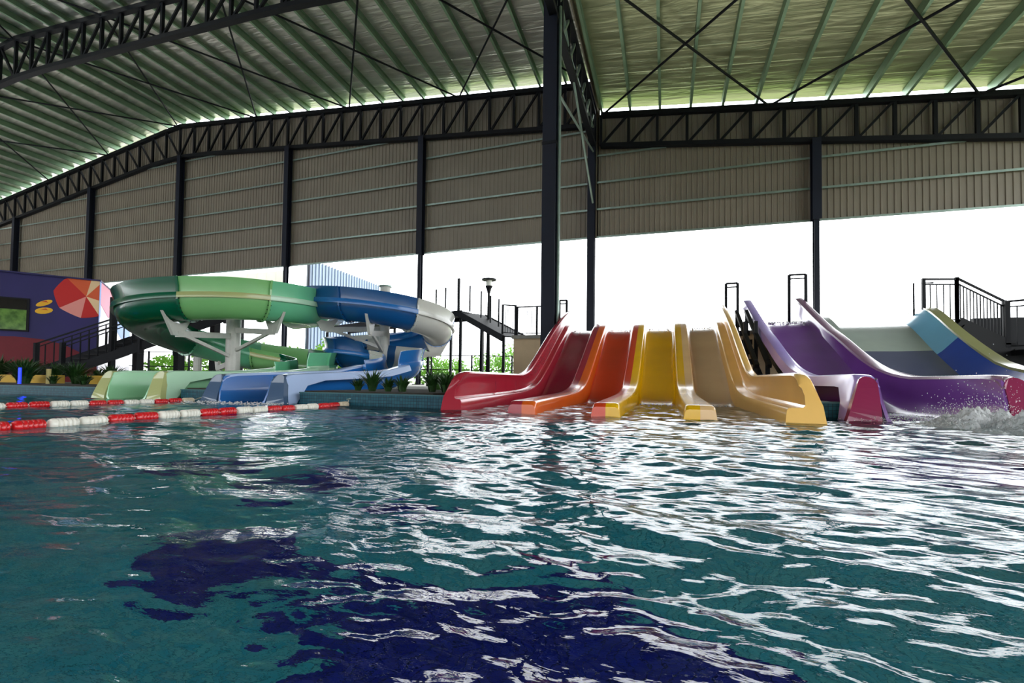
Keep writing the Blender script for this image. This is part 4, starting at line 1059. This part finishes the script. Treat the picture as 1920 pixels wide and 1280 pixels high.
# striped pale building outside
M['stripe'] = mat('pale_blue_white_cladding', (135, 150, 172), .5)
bd = thing('pale_ribbed_building', (-30, 34, .2), 'pale ribbed building outside with sloping roof line above the blue flume', 'building')
a, b = cf(-15.0, 33, 0), cf(-12.6, 42, 0)
n = 26; V = []; F = []
dirv = (b - a).normalized(); nv = Vector((dirv.y, -dirv.x, 0))
MB().beam(a + Vector((0, 0, 4.7)), b + Vector((0, 0, 4.7)), .2, 9.0).out('wall_sheet', M['stripe'], bd)
for i in range(n):
    p = a + (b - a) * (i / (n - 1)) + nv * .13
    MB().beam(Vector((p.x, p.y, .2)), Vector((p.x, p.y, 9.25)), .1, .1).out('wall_rib', mat('blue_grey_rib', (28, 40, 66), .5) if i == 0 else bd.children[1].data.materials[0], bd)

# white eaves strip of the neighbouring hall, seen under the cladding
M['eave'] = mat('white_translucent_sheet', (235, 235, 230), .4, trans=.5)
fs = thing('white_eaves_fascia', (-35, 26.5, 7.0), 'white panelled eaves strip seen below the back wall cladding on the left', 'fascia')
for i in range(24):
    u = -49.5 + i * .95
    MB().box(u, u + .92, 26.4, 26.5, 7.62, 8.5).out('fascia_panel', M['eave'], fs)
MB().box(-49.5, -26.7, 26.5, 26.6, 7.56, 7.62).out('fascia_trim', M['galv'], fs)
for u in (-47, -37, -27): MB().beam((u, 26.6, .2), (u, 26.6, 7.4), .2).out('fascia_post', M['white'], fs)

# ------------------------------------------------------------------ splash at the purple slide
M['foam'] = mat('white_water_foam', (246, 246, 246), .3, noise=.12, nscale=20, bump=.4, bscale=60, trans=.45)
from mathutils import noise as mnoise
nxs, nys = 340, 260; V = []; F = []
for j in range(nys):
    for i in range(nxs):
        x = 2.4 + 3.2 * i / (nxs - 1); y = 4.4 + 2.6 * j / (nys - 1)
        c = math.exp(-((x - 3.25) / .42) ** 2 - ((y - 6.35) / .35) ** 2) * .16 + math.exp(-((x - 3.9) / .8) ** 2 - ((y - 5.9) / .42) ** 2) * .10 + math.exp(-((x - 4.7) / .9) ** 2 - ((y - 5.6) / .45) ** 2) * .07 + math.exp(-((x - 3.6) / .8) ** 2 - ((y - 5.35) / .4) ** 2) * .06
        nz_ = mnoise.fractal(Vector((x * 4, y * 4, 0)), 1.0, 2.1, 5) ; n2 = abs(mnoise.noise(Vector((x * 11, y * 11, 3)))) + .8 * (1 - abs(mnoise.noise(Vector((x * 27, y * 27, 5)))) * 2) ** 2 + .3 * mnoise.noise(Vector((x * 60, y * 60, 9)))
        z = c * (.9 + 1.1 * nz_) + n2 * .045 * min(c * 14, 1) - .05 + .015 * nz_
        V.append((x, y, z))
I2 = lambda j, i: j * nxs + i
for j in range(nys - 1):
    for i in range(nxs - 1): F.append((I2(j, i), I2(j, i + 1), I2(j + 1, i + 1), I2(j + 1, i)))
o = mesh('splash_foam', V, F, M['foam'], smooth=True); tag(o, 'white foaming splash at the foot of the purple slide', 'splash', kind='stuff')
V = []; F = []
def blob(c, s, st):
    b0 = len(V); a = [(0, 0, 1), (1, 0, 0), (0, 1, 0), (-1, 0, 0), (0, -1, 0), (0, 0, -1)]
    for p in a: V.append((c[0] + p[0] * s, c[1] + p[1] * s, c[2] + p[2] * s * st))
    for f in ((0, 1, 2), (0, 2, 3), (0, 3, 4), (0, 4, 1), (5, 2, 1), (5, 3, 2), (5, 4, 3), (5, 1, 4)): F.append(tuple(b0 + q for q in f))
for i in range(3200):
    x = random.gauss(3.3, .42); y = random.gauss(6.3, .3); h = random.expovariate(9) * math.exp(-((x - 3.3) / .6) ** 2) + random.uniform(0, .05)
    if y > 6.85: continue
    blob((x, y, h), random.uniform(.0015, .005), random.uniform(.8, 2.4))
o = mesh('splash_drops', V, F, M['foam'], smooth=True); tag(o, 'white water drops flung up above the splash', 'splash', kind='stuff')
# foam lips at the wet crests and lane ends
V = []; F = []
for (a, b) in edges:
    for k in range(90):
        blob((random.uniform(a + .05, b - .05), random.gauss(9.9, .25), .0), random.uniform(.004, .016), .6)
    for k in range(60):
        d = random.gauss(14.1, .12); blob((random.uniform(a + .05, b - .05), d, Bp(d) + .004), random.uniform(.006, .02), .7)
for k in range(90):
    d = random.gauss(14.3, .15); blob((random.uniform(2.7, 3.6), d, Bb(d) + .01), random.uniform(.008, .03), .7)
for k in range(500):
    blob((random.uniform(-8.0, -6.0), random.gauss(5.8, .15), random.uniform(-.01, .03)), random.uniform(.006, .022), .6)
o = mesh('bubble_foam', V, F, M['foam'], smooth=True); tag(o, 'white bubbles where water runs over the slide crests', 'foam', kind='stuff')
